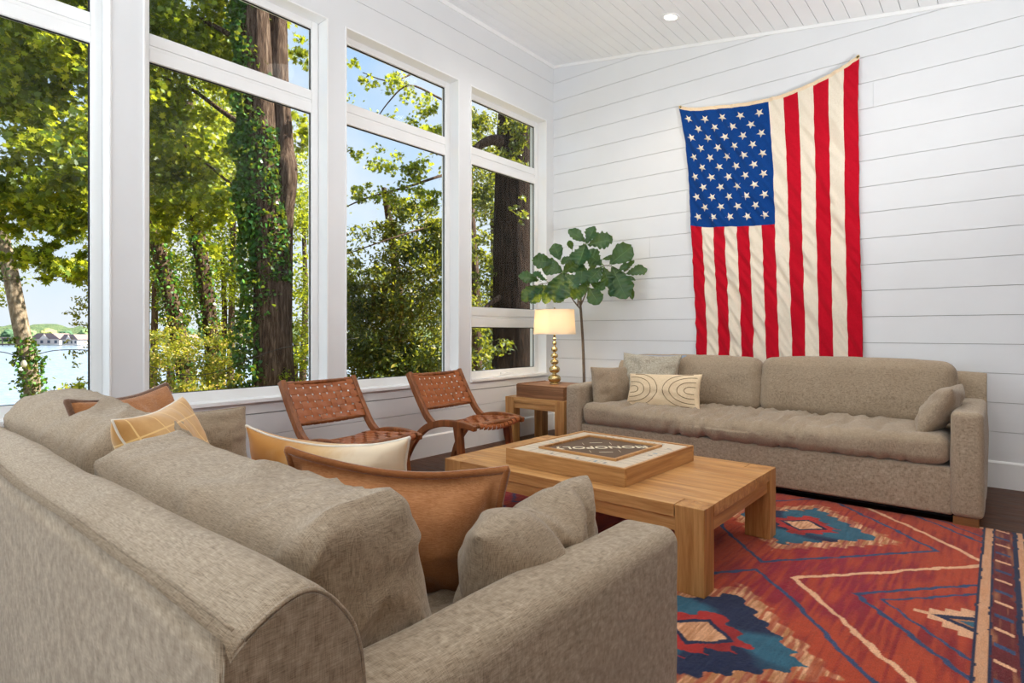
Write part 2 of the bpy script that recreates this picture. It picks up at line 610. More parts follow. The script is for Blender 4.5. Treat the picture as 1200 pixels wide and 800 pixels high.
M['leaf_ivy'] = m_leaf('ivy leaves', [(0.0, srgb(24, 62, 28)), (0.6, srgb(48, 104, 44)), (1.0, srgb(96, 150, 60))], 0.2, 0.35)

# ================================================================== room shell
WX = -3.654      # face of the window wall
WY = 5.053       # face of the flag wall
GX = -3.757      # face of the sashes
BH = 0.195       # board height
RX = 3.6
RY = -3.6
def zceil(x):
    return 3.873 - 0.165 * (x - WX)

# floor: dark boards running along X
m = MB()
yy = RY
k = 0
rnd = random.Random(3)
while yy < WY:
    xs = WX - 0.02 - rnd.random() * 1.5
    while xs < RX:
        L = 1.2 + rnd.random() * 1.2
        x0, x1 = max(xs, WX - 0.02), min(xs + L, RX)
        if x1 > x0:
            m.box(x0, x1 - 0.0015, yy, yy + 0.1285, -0.02, 0)
        xs += L
    yy += 0.13
m.box(WX - 0.02, RX, RY, WY + 0.02, -0.04, -0.012)
fl = m.build('floor', M['floor'])
fl['kind'] = 'structure'

# flag wall: real boards with open joints
m = MB()
m.box(WX - 0.2, RX, WY + 0.016, WY + 0.1, -0.1, 4.3, 1)
k = 0
z = 0.177 - BH
jr = random.Random(8)
joints = {}
while z < 4.0:
    z0, z1 = z, z + BH - 0.0035
    cuts = {9: [-2.53], 14: [-0.72], 4: [0.9], 12: [1.6]}.get(k, [])
    k += 1
    xs = [WX - 0.01] + cuts + [RX]
    for a_, b_ in zip(xs[:-1], xs[1:]):
        m.box(a_, b_ - 0.0012, WY, WY + 0.017, z0, z1, 0)
    z += BH
wb = m.build('wall_back', [M['white'], M['gap']])
wb['kind'] = 'structure'

# window wall
OPEN = [(-3.40, -2.30), (-2.16, -1.00), (-0.86 - 0.14 + 0.0, 0.0)]
openings = [(-0.14, 1.014), (1.165, 2.33), (2.47, 3.637), (3.78, 4.93)]
ZB, ZT = 0.606, 3.262
m = MB()
T0, T1 = WX - 0.22, WX
prev = RY
for (a_, b_) in openings:
    if a_ > prev:
        m.box(T0, T1, prev, a_, ZB, ZT)
    prev = b_
m.box(T0, T1, prev, WY + 0.02, ZB, ZT)
m.box(T0, T1 - 0.017, RY, WY + 0.02, -0.1, ZB, 1)
m.box(T0, T1 - 0.017, RY, WY + 0.02, ZT, 4.1, 1)
# apron board under the glass and header board above it
m.box(T1 - 0.017, T1, RY, WY, 0.515, ZB)
m.box(T1 - 0.017, T1, RY, WY, ZT, 0.177 + 17 * BH - 0.0035)
z = 0.177 - BH
while z < 4.0:
    if z + BH < 0.60 or z > 3.4:
        m.box(T1 - 0.017, T1, RY, WY + 0.01, z, min(z + BH, 0.5115 if z < 1 else 9) - 0.0035)
    z += BH
wlft = m.build('wall_left', [M['white'], M['gap']])
wlft['kind'] = 'structure'

# right wall and rear wall (behind the lens), the rear one mostly open; oak put in to warm and dim bounce
m = MB()
m.box(RX, RX + 0.15, RY, WY + 0.1, -0.1, 4.2)
o = m.build('wall_right', M['oak_z']); o['kind'] = 'structure'
m = MB()
m.box(WX - 0.2, -3.45, RY - 0.15, RY, -0.1, 4.2)
m.box(1.7, RX, RY - 0.15, RY, -0.1, 4.2)
m.box(-3.45, 1.7, RY - 0.15, RY, -0.1, 0.25)
m.box(-3.45, 1.7, RY - 0.15, RY, 3.5, 4.2)
o = m.build('wall_rear', M['oak_z']); o['kind'] = 'structure'

# ceiling: beaded boards running along Y on a slope
m = MB()
pitch = 0.108
x = WX - 0.25
x = WX - 0.02
while x < RX + 0.1:
    x0, x1 = x, x + pitch - 0.004
    m.add([(x0, RY - 0.1, zceil(x0)), (x1, RY - 0.1, zceil(x1)), (x1, WY + 0.05, zceil(x1)), (x0, WY + 0.05, zceil(x0)),
           (x0, RY - 0.1, zceil(x0) + 0.012), (x1, RY - 0.1, zceil(x1) + 0.012), (x1, WY + 0.05, zceil(x1) + 0.012), (x0, WY + 0.05, zceil(x0) + 0.012)],
          [(0, 3, 2, 1), (4, 5, 6, 7), (0, 1, 5, 4), (1, 2, 6, 5), (2, 3, 7, 6), (3, 0, 4, 7)])
    x += pitch
m.add([(WX - 0.9, RY - 0.9, zceil(WX - 0.9) + 0.011), (RX + 0.3, RY - 0.9, zceil(RX + 0.3) + 0.011), (RX + 0.3, WY + 0.6, zceil(RX + 0.3) + 0.011), (WX - 0.9, WY + 0.6, zceil(WX - 0.9) + 0.011),
       (WX - 0.9, RY - 0.9, zceil(WX - 0.9) + 0.2), (RX + 0.3, RY - 0.9, zceil(RX + 0.3) + 0.2), (RX + 0.3, WY + 0.6, zceil(RX + 0.3) + 0.2), (WX - 0.9, WY + 0.6, zceil(WX - 0.9) + 0.2)],
      [(0, 3, 2, 1), (4, 5, 6, 7), (0, 1, 5, 4), (1, 2, 6, 5), (2, 3, 7, 6), (3, 0, 4, 7)], 1)
o = m.build('ceiling', [M['ceil'], M['gap']]); o['kind'] = 'structure'

# trim: small cove strips under the ceiling, baseboards
m = MB()
m.prism([(WX, zceil(WX) - 0.028), (WX + 0.012, zceil(WX) - 0.028), (WX + 0.028, zceil(WX) - 0.006), (WX + 0.028, zceil(WX) + 0.01), (WX, zceil(WX) + 0.01)], RY, WY, 'Y')
o = m.build('trim_1', M['white_trim']); o['kind'] = 'structure'
m = MB()
v = []
for x_ in (WX, RX):
    zc = zceil(x_)
    v += [(x_, WY, zc - 0.022), (x_, WY - 0.010, zc - 0.022), (x_, WY - 0.018, zc - 0.004), (x_, WY - 0.018, zc + 0.01), (x_, WY, zc + 0.01)]
m.add(v, [(0, 1, 2, 3, 4), (9, 8, 7, 6, 5)] + [(i, 5 + i, 5 + (i + 1) % 5, (i + 1) % 5) for i in range(5)])
o = m.build('trim_2', M['white_trim']); o['kind'] = 'structure'
m = MB()
m.prism([(WY, 0), (WY - 0.018, 0), (WY - 0.018, 0.165), (WY - 0.010, 0.177), (WY, 0.177)], WX, RX, 'X')
o = m.build('baseboard_back', M['white_trim']); o['kind'] = 'structure'
m = MB()
m.prism([(WX, 0), (WX + 0.018, 0), (WX + 0.018, 0.165), (WX + 0.010, 0.177), (WX, 0.177)], RY, WY, 'Y')
o = m.build('baseboard_left', M['white_trim']); o['kind'] = 'structure'

# windows: each a frame with sashes, glass, stops
def window(idx, y0, y1, low=False):
    t = thing('window_%d' % idx, None, None)
    t['kind'] = 'structure'
    fw = 0.066
    # jamb lining with the little bead proud of the wall
    m = MB()
    e = 0.006
    for (a_, b_, c_, d_) in ((y0, y0 + 0.012, ZB, ZT), (y1 - 0.012, y1, ZB, ZT)):
        m.box(GX - 0.05, WX + e, a_, b_, c_, d_)
    m.box(GX - 0.05, WX + e, y0 + 0.012, y1 - 0.012, ZT - 0.012, ZT)
    m.box(GX - 0.05, WX + 0.022, y0 - 0.0, y1 + 0.0, ZB - 0.022, ZB + 0.004)
    m.build('window_jamb', M['white_trim'], t, bevel=0.002, seg=1)
    rails = [(ZB, 0.670), (2.598, 2.759), (3.199, ZT - 0.004)]
    if low:
        rails.insert(1, (1.082, 1.270))
    panes = []
    m = MB()
    ya, yb = y0 + 0.012, y1 - 0.012
    pa, pb = y0 + fw, y1 - fw
    m.box(GX - 0.045, GX, ya, pa, ZB, ZT - 0.004)
    m.box(GX - 0.045, GX, pb, yb, ZB, ZT - 0.004)
    for i, (a_, b_) in enumerate(rails):
        if b_ - a_ > 0.1:
            h = (a_ + b_) / 2
            m.box(GX - 0.045, GX, pa, pb, a_, h - 0.012)
            m.box(GX - 0.045, GX - 0.004, pa, pb, h - 0.012, h + 0.012)
            m.box(GX - 0.045, GX, pa, pb, h + 0.012, b_)
        else:
            m.box(GX - 0.045, GX, pa, pb, a_, b_)
    m.build('window_frame', M['white_trim'], t, bevel=0.0025, seg=1)
    for i in range(len(rails) - 1):
        za, zb = rails[i][1], rails[i + 1][0]
        m = MB()
        m.box(GX - 0.030, GX - 0.024, pa - 0.004, pb + 0.004, za - 0.004, zb + 0.004)
        m.build('glass_pane', M['glass'], t)
        m = MB()
        g = 0.007
        X0, X1 = GX - 0.024, GX - 0.016
        m.box(X0, X1, pa, pa + g, za, zb); m.box(X0, X1, pb - g, pb, za, zb)
        m.box(X0, X1, pa + g, pb - g, za, za + g * .5); m.box(X0, X1, pa + g, pb - g, zb - g, zb)
        m.build('glazing_gasket', M['black'], t)
    if low:
        m = MB()
        c = (pa + pb) / 2 + 0.0
        zc = 0.632
        m.box(GX, GX + 0.018, c - 0.05, c + 0.04, zc - 0.012, zc + 0.008)
        m.tube([(GX + 0.018, c + 0.01, zc), (GX + 0.04, c + 0.02, zc + 0.008), (GX + 0.045, c + 0.07, zc + 0.010), (GX + 0.04, c + 0.12, zc - 0.004)], 0.006, 6)
        m.build('crank_handle', M['white_trim'], t, bevel=0.002, seg=1)
    return t
for i, (a_, b_) in enumerate(openings):
    window(i + 1, a_, b_, i == 3)

# ================================================================== recessed ceiling light
t = thing('recessed_ceiling_light', 'round white recessed ceiling light, lit, high above the flag', 'ceiling light', (-2.06, 4.48, zceil(-2.06)))
t.rotation_euler = (0, math.atan(0.165), 0)
m = MB()
m.lathe([(0.052, 0.004), (0.050, -0.004), (0.074, -0.006), (0.076, 0.0), (0.076, 0.004)], 40)
m.build('trim_ring', M['white_trim'], t, smooth=True)
m = MB()
m.lathe([(0.051, -0.001), (0.03, -0.002), (0.0001, -0.003)], 32)
m.build('diffuser', M['led'], t, smooth=True)
l = lamp('downlight_glow', 'SPOT', (-2.06, 4.46, zceil(-2.06) - 0.03), 16, (1.0, 0.85, 0.66), spot_size=2.0, spot_blend=0.9, shadow_soft_size=0.05)

# ================================================================== rug (real pile surface, pattern woven into it)
def make_rug():
    x0, x1, y0, y1 = -3.10, 0.36, 1.27, 3.93
    xs = np.concatenate([np.arange(x0, -1.6, 0.016), np.arange(-1.6, x1 + 1e-6, 0.0045)])
    ys = np.concatenate([np.arange(y0, 1.7, 0.014), np.arange(1.7, y1 + 1e-6, 0.005)])
    X, Y = np.meshgrid(xs, ys)
    rs = np.random.RandomState(4)
    def smooth(shape, sx, sy, seed):
        r = np.random.RandomState(seed)
        g = r.rand(int(40) + 3, int(40) + 3)
        u = (X - x0) / (x1 - x0) * (x1 - x0) / sx
        v = (Y - y0) / sy
        iu, iv = np.floor(u).astype(int), np.floor(v).astype(int)
        fu, fv = u - iu, v - iv
        fu = fu * fu * (3 - 2 * fu); fv = fv * fv * (3 - 2 * fv)
        G = lambda a, b: g[np.mod(b, 43), np.mod(a, 43)]
        return (G(iu, iv) * (1 - fu) + G(iu + 1, iv) * fu) * (1 - fv) + (G(iu, iv + 1) * (1 - fu) + G(iu + 1, iv + 1) * fu) * fv
    big = smooth(None, 0.5, 0.7, 1)
    mid = smooth(None, 0.10, 0.16, 2)
    st1 = smooth(None, 0.011, 0.14, 3)
    st2 = smooth(None, 0.006, 0.05, 5)
    row = smooth(None, 0.9, 0.02, 7)
    wob = (smooth(None, 0.05, 0.03, 9) - 0.5) * 0.016 + (smooth(None, 0.4, 0.5, 10) - 0.5) * 0.03
    wob2 = (smooth(None, 0.07, 0.04, 11) - 0.5) * 0.016 + (smooth(None, 0.5, 0.4, 12) - 0.5) * 0.03
    C = lambda r, g, b: np.array(srgb(r, g, b)[:3])
    red, crim, org, brn = C(134, 30, 30), C(142, 28, 48), C(178, 68, 34), C(104, 44, 26)
    navy, blue, teal = C(26, 36, 66), C(48, 66, 100), C(44, 92, 112)
    cream, tan, mar, scar = C(222, 170, 132), C(178, 120, 76), C(96, 22, 26), C(186, 46, 38)
    def lerp(a, b, t):
        return a + (b - a) * t[..., None]
    col = np.ones(X.shape + (3,)) * red
    col = lerp(col, crim, np.clip(big * 2.2 - 0.7, 0, 1))
    col = lerp(col, org, np.clip((st1 * 0.9 + mid * 0.6 + (1 - big) * 0.5) * 1.7 - 1.12, 0, 0.85))
    col = lerp(col, brn, np.clip(st2 * 1.1 + row * 0.5 - 0.95, 0, 0.5))
    Xw, Yw = X + wob, Y + wob2
    cx, per, yc = -0.80, 1.42, 3.36
    # lattice of columns: cx, cx-1.4
    fx = np.abs(np.mod(Xw - cx + 0.72, 1.44) - 0.72)
    fy = np.mod(Yw - yc + per / 2, per) - per / 2
    ay = np.abs(fy)
    def put(mask, c, hard=1.0):
        m_ = np.clip(mask, 0, 1)[..., None] * hard
        return col * (1 - m_) + c * m_
    tex = 1.0
    field = X < -0.065
    # cream zigzag between the medallions
    d2 = fx + (per / 2 - ay) / 1.14
    # diamond round each medallion (blue line)
    dd = fx + ay / 1.14
    s1 = np.abs(dd - 0.575)
    col = put((s1 < 0.0125) & field, blue)
    # cream chevrons: apex between medallions at left, opening right
    gy = np.mod(Yw - 2.60 + per / 2, per) - per / 2
    chev = np.abs((Xw + 0.655) - np.abs(gy) / 1.14)
    col = put((chev < 0.0135 + 0.004 * mid) & field & (Xw > -0.7), cream)
    # blue nested triangles further right
    c1 = np.abs((Xw + 0.43) - np.abs(gy) / 1.12)
    col = put((c1 < 0.013) & field, blue)
    c2 = np.abs((Xw + 0.335) - np.abs(gy) / 1.12)
    col = put((c2 < 0.009) & field, blue)
    # serrated cream triangle with navy and teal heart
    stp = lambda v, q: np.floor(v / q) * q
    tri = (X + 0.235) - stp(np.abs(Y - 2.60 + 0.0) + 0.012, 0.045) * 1.15
    ggy = np.mod(Y - 2.60 + per / 2, per) - per / 2
    tri = (stp(X + 0.245, 0.045)) - np.abs(ggy) * 1.2
    trim_ = (tri > -0.015) & (X > -0.245) & field
    col = put(trim_, cream * 0.95)
    t2 = (X + 0.19) - np.abs(ggy) * 1.9
    col = put((t2 > 0) & field & (X > -0.19), navy)
    col = put((t2 > 0.055) & field & (X > -0.19), tan)
    col = put((t2 > 0.075) & field & (X > -0.19), teal)
    # medallions: serrated, built of stepped rings
    sx_, sy_ = fx, ay
    saw = np.abs(np.mod(Y, 0.066) / 0.066 - 0.5) * 0.085 + np.abs(np.mod(X, 0.066) / 0.066 - 0.5) * 0.05
    sawx = np.abs(np.mod(X, 0.052) / 0.052 - 0.5) * 0.05
    ring = fx + ay / 1.05 + saw * 0.9
    fringe = np.clip((0.475 - ring) * 60, 0, 1) * (0.35 + 0.65 * (st1 > 0.48))
    col = lerp(col, lerp(np.ones_like(col) * tan, cream, np.clip(st2 * 1.6 - 0.6, 0, 1)), fringe * field)
    bl = lerp(np.ones_like(col) * teal, navy, np.clip((smooth(None, 0.16, 0.12, 21) - 0.42) * 6, 0, 1))
    m1 = ((ring < 0.375)) & field
    col = np.where(m1[..., None], bl, col)
    m2 = (fx + ay / 1.05 + saw * 1.1 < 0.215) & field
    col = np.where(m2[..., None], lerp(np.ones_like(col) * scar, red, mid), col)
    m3 = (fx + ay / 0.9 < 0.125) & field
    col = np.where(m3[..., None], navy, col)
    m4 = (fx + ay / 0.9 < 0.098) & field
    col = np.where(m4[..., None], lerp(np.ones_like(col) * tan, cream, st2), col)
    # second thin blue line near the sofa edge
    # border columns on the right
    xb = X + wob * 0.35
    def band(a_, b_, c):
        nonlocal col
        mm = (xb >= a_) & (xb < b_)
        col = np.where(mm[..., None], c, col)
    band(-0.068, -0.058, navy)
    band(-0.058, -0.028, lerp(np.ones_like(col) * cream * 0.92, tan, st2 * 0.7))
    band(-0.028, -0.020, navy)
    band(-0.020, 0.048, lerp(np.ones_like(col) * mar, tan, np.clip(st1 * 1.6 - 1.0, 0, 1)))
    yb = np.mod(Y + X * 0.6, 0.26)
    mm = (X > -0.012) & (X < 0.042) & (yb < 0.022)
    col = np.where(mm[..., None], cream, col)
    mm = (X > -0.012) & (X < 0.042) & (yb > 0.12) & (yb < 0.15)
    col = np.where(mm[..., None], blue, col)
    band(0.048, 0.066, navy)
    band(0.066, 0.088, lerp(np.ones_like(col) * cream * 0.9, tan, st2 * 0.7))
    band(0.088, 0.106, navy)
    band(0.106, 0.300, lerp(np.ones_like(col) * C(206, 168, 134), tan, st2 * 0.8))
    hb = np.abs(np.mod(Y, 0.20) - 0.10)
    hx = np.abs(X - 0.205)
    hexd = np.maximum(hb * 1.0, (hb * 0.5 + hx * 0.9))
    inb = (X > 0.106) & (X < 0.3)
    col = np.where((inb & (hexd < 0.066))[..., None], navy, col)
    col = np.where((inb & (hexd < 0.048))[..., None], teal, col)
    col = np.where((inb & (hexd < 0.028))[..., None], brn, col)
    edge = np.abs(np.mod(Y + 0.10, 0.20) - 0.10) + np.floor(np.abs(X - 0.13) / 0.018) * 0.018
    col = np.where((inb & (edge < 0.045))[..., None], scar * 0.75, col)
    band(0.300, 0.318, navy)
    band(0.318, 0.5, red)
    # uneven dyeing and a heathered pile
    col = col * (0.84 + 0.20 * st2 + 0.14 * row)[..., None]
    col = np.clip(col * 1.04, 0, 1)
    Z = 0.011 + 0.0016 * (st2 - 0.5) + 0.0012 * (mid - 0.5) + 0.0008 * rs.rand(*X.shape)
    ny, nx = X.shape
    V = np.stack([X, Y, Z], -1).reshape(-1, 3)
    ii = np.arange(ny * nx).reshape(ny, nx)
    Q = np.stack([ii[:-1, :-1], ii[:-1, 1:], ii[1:, 1:], ii[1:, :-1]], -1).reshape(-1, 4)
    # skirt to the floor
    per_ = np.concatenate([ii[0, :], ii[1:, -1], ii[-1, ::-1][1:], ii[::-1, 0][1:-1]])
    base = len(V)
    V2 = V[per_].copy(); V2[:, 2] = 0.001
    V = np.concatenate([V, V2])
    n_ = len(per_)
    a_ = np.arange(n_)
    Q2 = np.stack([per_[a_], base + a_, base + (a_ + 1) % n_, per_[(a_ + 1) % n_]], -1)
    Q = np.concatenate([Q, Q2])
    me = mesh_np('patterned_rug', V, Q)
    cc = np.concatenate([col.reshape(-1, 3), col.reshape(-1, 3)[per_]])
    ca = me.color_attributes.new('weave', 'FLOAT_COLOR', 'POINT')
    ca.data.foreach_set('color', np.concatenate([cc, np.ones((len(cc), 1))], 1).astype(np.float32).ravel())
    a = N('woven wool rug', 0.95, 0.1)
    at_ = a.n('Attribute'); at_.attribute_name = 'weave'
    f = a.noise(1, a.coord((500, 90, 200)), 3, 0.6)
    g = a.ramp(f, [(0.3, (0.72, 0.72, 0.72, 1)), (0.7, (1.12, 1.1, 1.08, 1))])
    a.color(a.mix(1.0, at_.outputs['Color'], g, 'MULTIPLY'))
    a.b.inputs['Sheen Weight'].default_value = 0.15
    a.bump(f, 0.5, 0.006)
    o = link_mesh('patterned_rug', me, a.m)
    set_props(o, 'red and blue patterned wool rug with medallions under the coffee table', 'rug')
    return o

def mesh_np(name, V, Q, smooth=True):
    """mesh from numpy arrays; Q has a fixed number of corners per face"""
    V = np.asarray(V, np.float32); Q = np.asarray(Q, np.int32)
    me = bpy.data.meshes.new(name)
    me.vertices.add(len(V)); me.vertices.foreach_set('co', V.ravel())
    k = Q.shape[1]
    me.loops.add(Q.size); me.loops.foreach_set('vertex_index', Q.ravel())
    me.polygons.add(len(Q))
    me.polygons.foreach_set('loop_start', np.arange(0, Q.size, k, dtype=np.int32))
    me.update(calc_edges=True)
    return me
make_rug()

# ================================================================== sofas
def gathers(seed, amp, kx=9.0, ky=2.0, kz=2.0, mask=None):
    def f(p, nrm):
        q = Vector((p.x * kx + 0.6 * noise.noise(p * 5), p.y * ky, p.z * kz)) + Vector((seed, seed, seed))
        a_ = noise.noise(q) + 0.5 * noise.noise(q * 2.1)
        a_ = 1 - abs(a_) * 2.2
        k_ = mask(p) if mask else 1
        return amp * (a_ - 0.4) * k_ + 0.004 * fbm(p + Vector((seed, 0, 0)), 3.0, 3)
    return f

def make_sofa(name, label, L, loc, rz, arm_h, back_h, seat_seed, front_foot=True, cushions=(), seat_z=0.45, near=False):
    """built facing +Y, back face at y=0; origin on the floor at the middle of the back"""
    D = 1.0
    aw = 0.140
    t = thing(name, label, 'sofa', loc, rz)
    hx = L / 2
    lin, lin2 = M['linen'], M['linen2']
    zb = 0.055
    base_h = 0.31
    soft_box('base', (L - 2 * aw + 0.02, D - 0.03, base_h - zb), 0.014, lin, t, (0, (D - 0.03) / 2 + 0.005, (zb + base_h) / 2), (0, 0.004, 0), (24, 8, 3))
    m = MB()
    m.box(-hx + 0.03, hx - 0.03, 0.03, D - 0.04, zb - 0.014, zb + 0.01)
    m.build('dust_cover', M['black_cloth'], t)
    for sx in (-1, 1):
        for sy in (0.03, D - 0.098):
            m = MB()
            x_ = sx * (hx - 0.075)
            m.box(x_ - 0.055, x_ + 0.055, sy, sy + 0.07, 0.0, zb)
            m.build('foot', M['dark_foot'], t, bevel=0.003)
    for sx in (-1, 1):
        o = soft_box('arm', (aw, D, arm_h - zb), 0.030, lin, t, (sx * (hx - aw / 2), D / 2, (arm_h + zb) / 2), (0.012, 0.006, 0.010), (3, 22, 10),
                     wr=lambda p, n_: 0.0035 * fbm(p + Vector((sx * 3, seat_seed, 0)), 4, 3))
        # seam following the front edge of the arm
        m = MB()
        xa, xb_ = sx * hx - sx * 0.030, sx * (hx - aw) + sx * 0.030
        xo = sx * (hx - 0.010)
        pts = []
    # back frame: one long rounded section with a welt along its rear top edge
    bt = 0.165
    bm_prof = []
    zt = back_h
    r1 = 0.028   # rear top corner
    prof = [(0.006, zb), (0.0, 0.3), (0.0, zt - 0.055), (0.006, zt - 0.040), (0.022, zt - 0.026), (0.045, zt - 0.012), (0.070, zt - 0.002), (0.092, zt - 0.001), (0.112, zt - 0.012), (0.132, zt - 0.034), (0.150, zt - 0.062), (0.162, zt - 0.11), (0.168, zt - 0.2), (0.170, 0.34), (0.170, zb)]
    prof = [prof[0]] + crv(prof[1:-1], 3) + [prof[-1]]
    nx = 110
    V = []
    Fc = []
    np_ = len(prof)
    xl = list(np.linspace(-hx + 0.02, hx - 0.02, nx))
    xl = [-hx + 0.0005, -hx + 0.002, -hx + 0.006, -hx + 0.012] + xl[0:] + [hx - 0.012, hx - 0.006, hx - 0.002, hx - 0.0005]
    for x_ in xl:
        e = min(1, (hx - abs(x_)) / 0.02)
        inset = 0.010 * (1 - math.sqrt(max(0, 1 - (1 - e) ** 2)))
        for i, (y_, z_) in enumerate(prof):
            yy_, zz_ = y_, z_
            cy_, cz_ = 0.085, 0.4
            if z_ > zt - 0.3:
                d = Vector((y_ - 0.085, z_ - (zt - 0.15)))
                if d.length > 0:
                    d.normalize()
                yy_ -= d.x * inset; zz_ -= d.y * inset
                sag = 0.010 * fbm((x_ * 1.3 + seat_seed, 0, z_), 1, 2) + 0.003 * fbm((x_ * 6, y_ * 6, z_ * 3 + seat_seed), 1, 2)
                zz_ += sag
            V.append((x_, yy_, zz_))
    n_ = len(xl)
    for i in range(n_ - 1):
        for k_ in range(np_ - 1):
            Fc.append((i * np_ + k_, i * np_ + k_ + 1, (i + 1) * np_ + k_ + 1, (i + 1) * np_ + k_))
    Fc.append(tuple(range(np_)))
    Fc.append(tuple((n_ - 1) * np_ + k_ for k_ in range(np_))[::-1])
    me = bpy.data.meshes.new('back_frame')
    me.from_pydata(V, [], [f[::-1] for f in Fc])
    bf = link_mesh('back_frame', me, lin, t)
    me.polygons[len(me.polygons) - 1].use_smooth = False
    me.polygons[len(me.polygons) - 2].use_smooth = False
    # welt seams
    m = MB()
    def pz(i, x_):
        y_, z_ = prof[i]
        return Vector((x_, y_, z_ + 0.010 * fbm((x_ * 1.3 + seat_seed, 0, z_), 1, 2) + 0.003 * fbm((x_ * 6, y_ * 6, z_ * 3 + seat_seed), 1, 2)))
    WI = 1 + 3 * 3
    m.tube([pz(WI, x_) + Vector((0, 0.001, -0.001)) for x_ in xl[4:-4]], 0.0024, 6)
    for sx in (-1, 1):
        x_ = sx * (hx - 0.003)
        ps = [pz(i, x_) for i in range(WI, np_ - 2)]
        cq = Vector((x_, 0.085, zt - 0.15))
        m.tube([q - (q - cq).normalized() * 0.0045 for q in ps], 0.0030, 6)
        m.tube([(sx * (hx - 0.004), 0.003, zb + 0.02), (sx * (hx - 0.004), 0.002, zt - 0.1), (sx * (hx - 0.006), 0.004, zt - 0.055), (sx * (hx - 0.004), 0.022, zt - 0.031)], 0.003, 6)
    m.build('welt_seam', lin2, t, smooth=True)
    # arm welts
    # seat cushion: one long bench
    sy0, sy1 = bt + 0.005, D - 0.005
    sw = L - 2 * aw - 0.012
    th = 0.155
    def mask(p):
        return min(1, 0.25 + max(0, 1.2 - abs(p.x) * 1.1))
    soft_box('seat_cushion', (sw, sy1 - sy0, th), 0.055, lin2, t, (0, (sy0 + sy1) / 2, base_h + th / 2 - 0.004), (0.004, 0.022, 0.020), (110, 34, 4),
             wr=gathers(seat_seed, 0.022, 13, 2.0, 3.5, mask),
             deform=lambda p: Vector((p.x, p.y, p.z - 0.012 * math.cos(p.x * 2.4) * (p.z > 0) + 0.004)))
    m = MB()
    for zz in (base_h + 0.030, base_h + th - 0.035):
        pass
    # back cushions
    for c in cushions:
        o = soft_box('back_cushion', c['size'], c.get('r', 0.07), lin2, t, c['loc'], c.get('puff', (0.012, 0.035, 0.015)), (40, 6, 18),
                     wr=c.get('wr') or gathers(c['seed'], c.get('amp', 0.006), c.get('kx', 4), 3, 5), rot=c.get('rot'), deform=c.get('deform'))
    return t

# far sofa against the flag wall (its back towards the wall)
far_c = (-1.37, 4.87)
LF = 2.62
def slump(p):
    e = max(0, abs(p.x) / 0.56 - 0.55)
    return Vector((p.x, p.y, p.z - (0.05 * e * e if p.z > 0 else 0)))
make_sofa('sofa', 'long taupe linen sofa against the white wall under the flag', LF, (far_c[0], far_c[1], 0), PI, 0.612, 0.782, 3.1,
          cushions=[dict(size=(1.165, 0.19, 0.40), loc=(0.583, 0.27, 0.635), seed=11, rot=(0.10, 0, 0), deform=slump),
                    dict(size=(1.165, 0.19, 0.415), loc=(-0.583, 0.27, 0.640), seed=17, rot=(0.10, 0, 0), deform=slump, amp=0.003)])

# near sofa, seen from behind
LN = 2.195
nc = (-1.6425, 0.235)
def long_folds(seed, amp):
    def f(p, nrm):
        q = Vector((p.x * 2.2 + p.z * 3.5 + seed, p.y * 9.0 + p.x * 2.0, p.z * 8.0))
        v = 1 - abs(noise.noise(q)) * 5.0
        q2 = Vector((p.x * 9 + seed, p.y * 5.0 - p.x * 2, p.z * 5.0 + 3))
        v2 = 1 - abs(noise.noise(q2)) * 5.0
        e = min(1, max(0.25, (abs(p.x) - 0.12) / 0.25))
        return amp * (max(0, v) ** 1.5 * 0.8 + max(0, v2) ** 2 * 0.7 * e) + 0.006 * fbm(p + Vector((seed, 0, 0)), 2.2, 2)
    return f
def slump_r(p):
    # the cushion nearest the lens: sagging top, plump corner on its right
    k_ = min(1, max(0, (p.x + 0.48) / 0.96))
    up = min(1, max(0, p.z / 0.15))
    dz = -0.020 * math.sin(PI * k_) ** 1.5 - 0.055 * max(0, 1 - k_ / 0.10) ** 2 - 0.012 * k_ + 0.014 * math.exp(-((k_ - 0.96) / 0.05) ** 2)
    return Vector((p.x, p.y, p.z + dz * up))
def slump_l(p):
    k_ = min(1, max(0, (p.x + 0.48) / 0.96))
    up = min(1, max(0, p.z / 0.15))
    dz = 0.010 * math.sin(PI * min(1, k_ * 1.6)) - 0.030 * k_ ** 2 - 0.070 * max(0, (k_ - 0.90) / 0.10) ** 2 - 0.03 * max(0, 1 - k_ / 0.15) ** 2
    return Vector((p.x, p.y + 0.02 * k_, p.z + dz * up))
make_sofa('sofa', 'nearest taupe linen sofa seen from behind with its back to the lens', LN, (nc[0], nc[1], 0), 0, 0.600, 0.775, 7.7,
          cushions=[dict(size=(0.945, 0.20, 0.345), loc=(0.478, 0.300, 0.606), seed=23, wr=long_folds(23, 0.014), rot=(0.18, 0, 0), deform=slump_r, amp=0.010, kx=5, r=0.038, puff=(0.008, 0.045, 0.012)),
                    dict(size=(0.945, 0.22, 0.385), loc=(-0.478, 0.295, 0.628), seed=29, wr=long_folds(29, 0.016), rot=(0.13, 0, 0), deform=slump_l, amp=0.009, kx=6, r=0.08, puff=(0.012, 0.05, 0.010))])

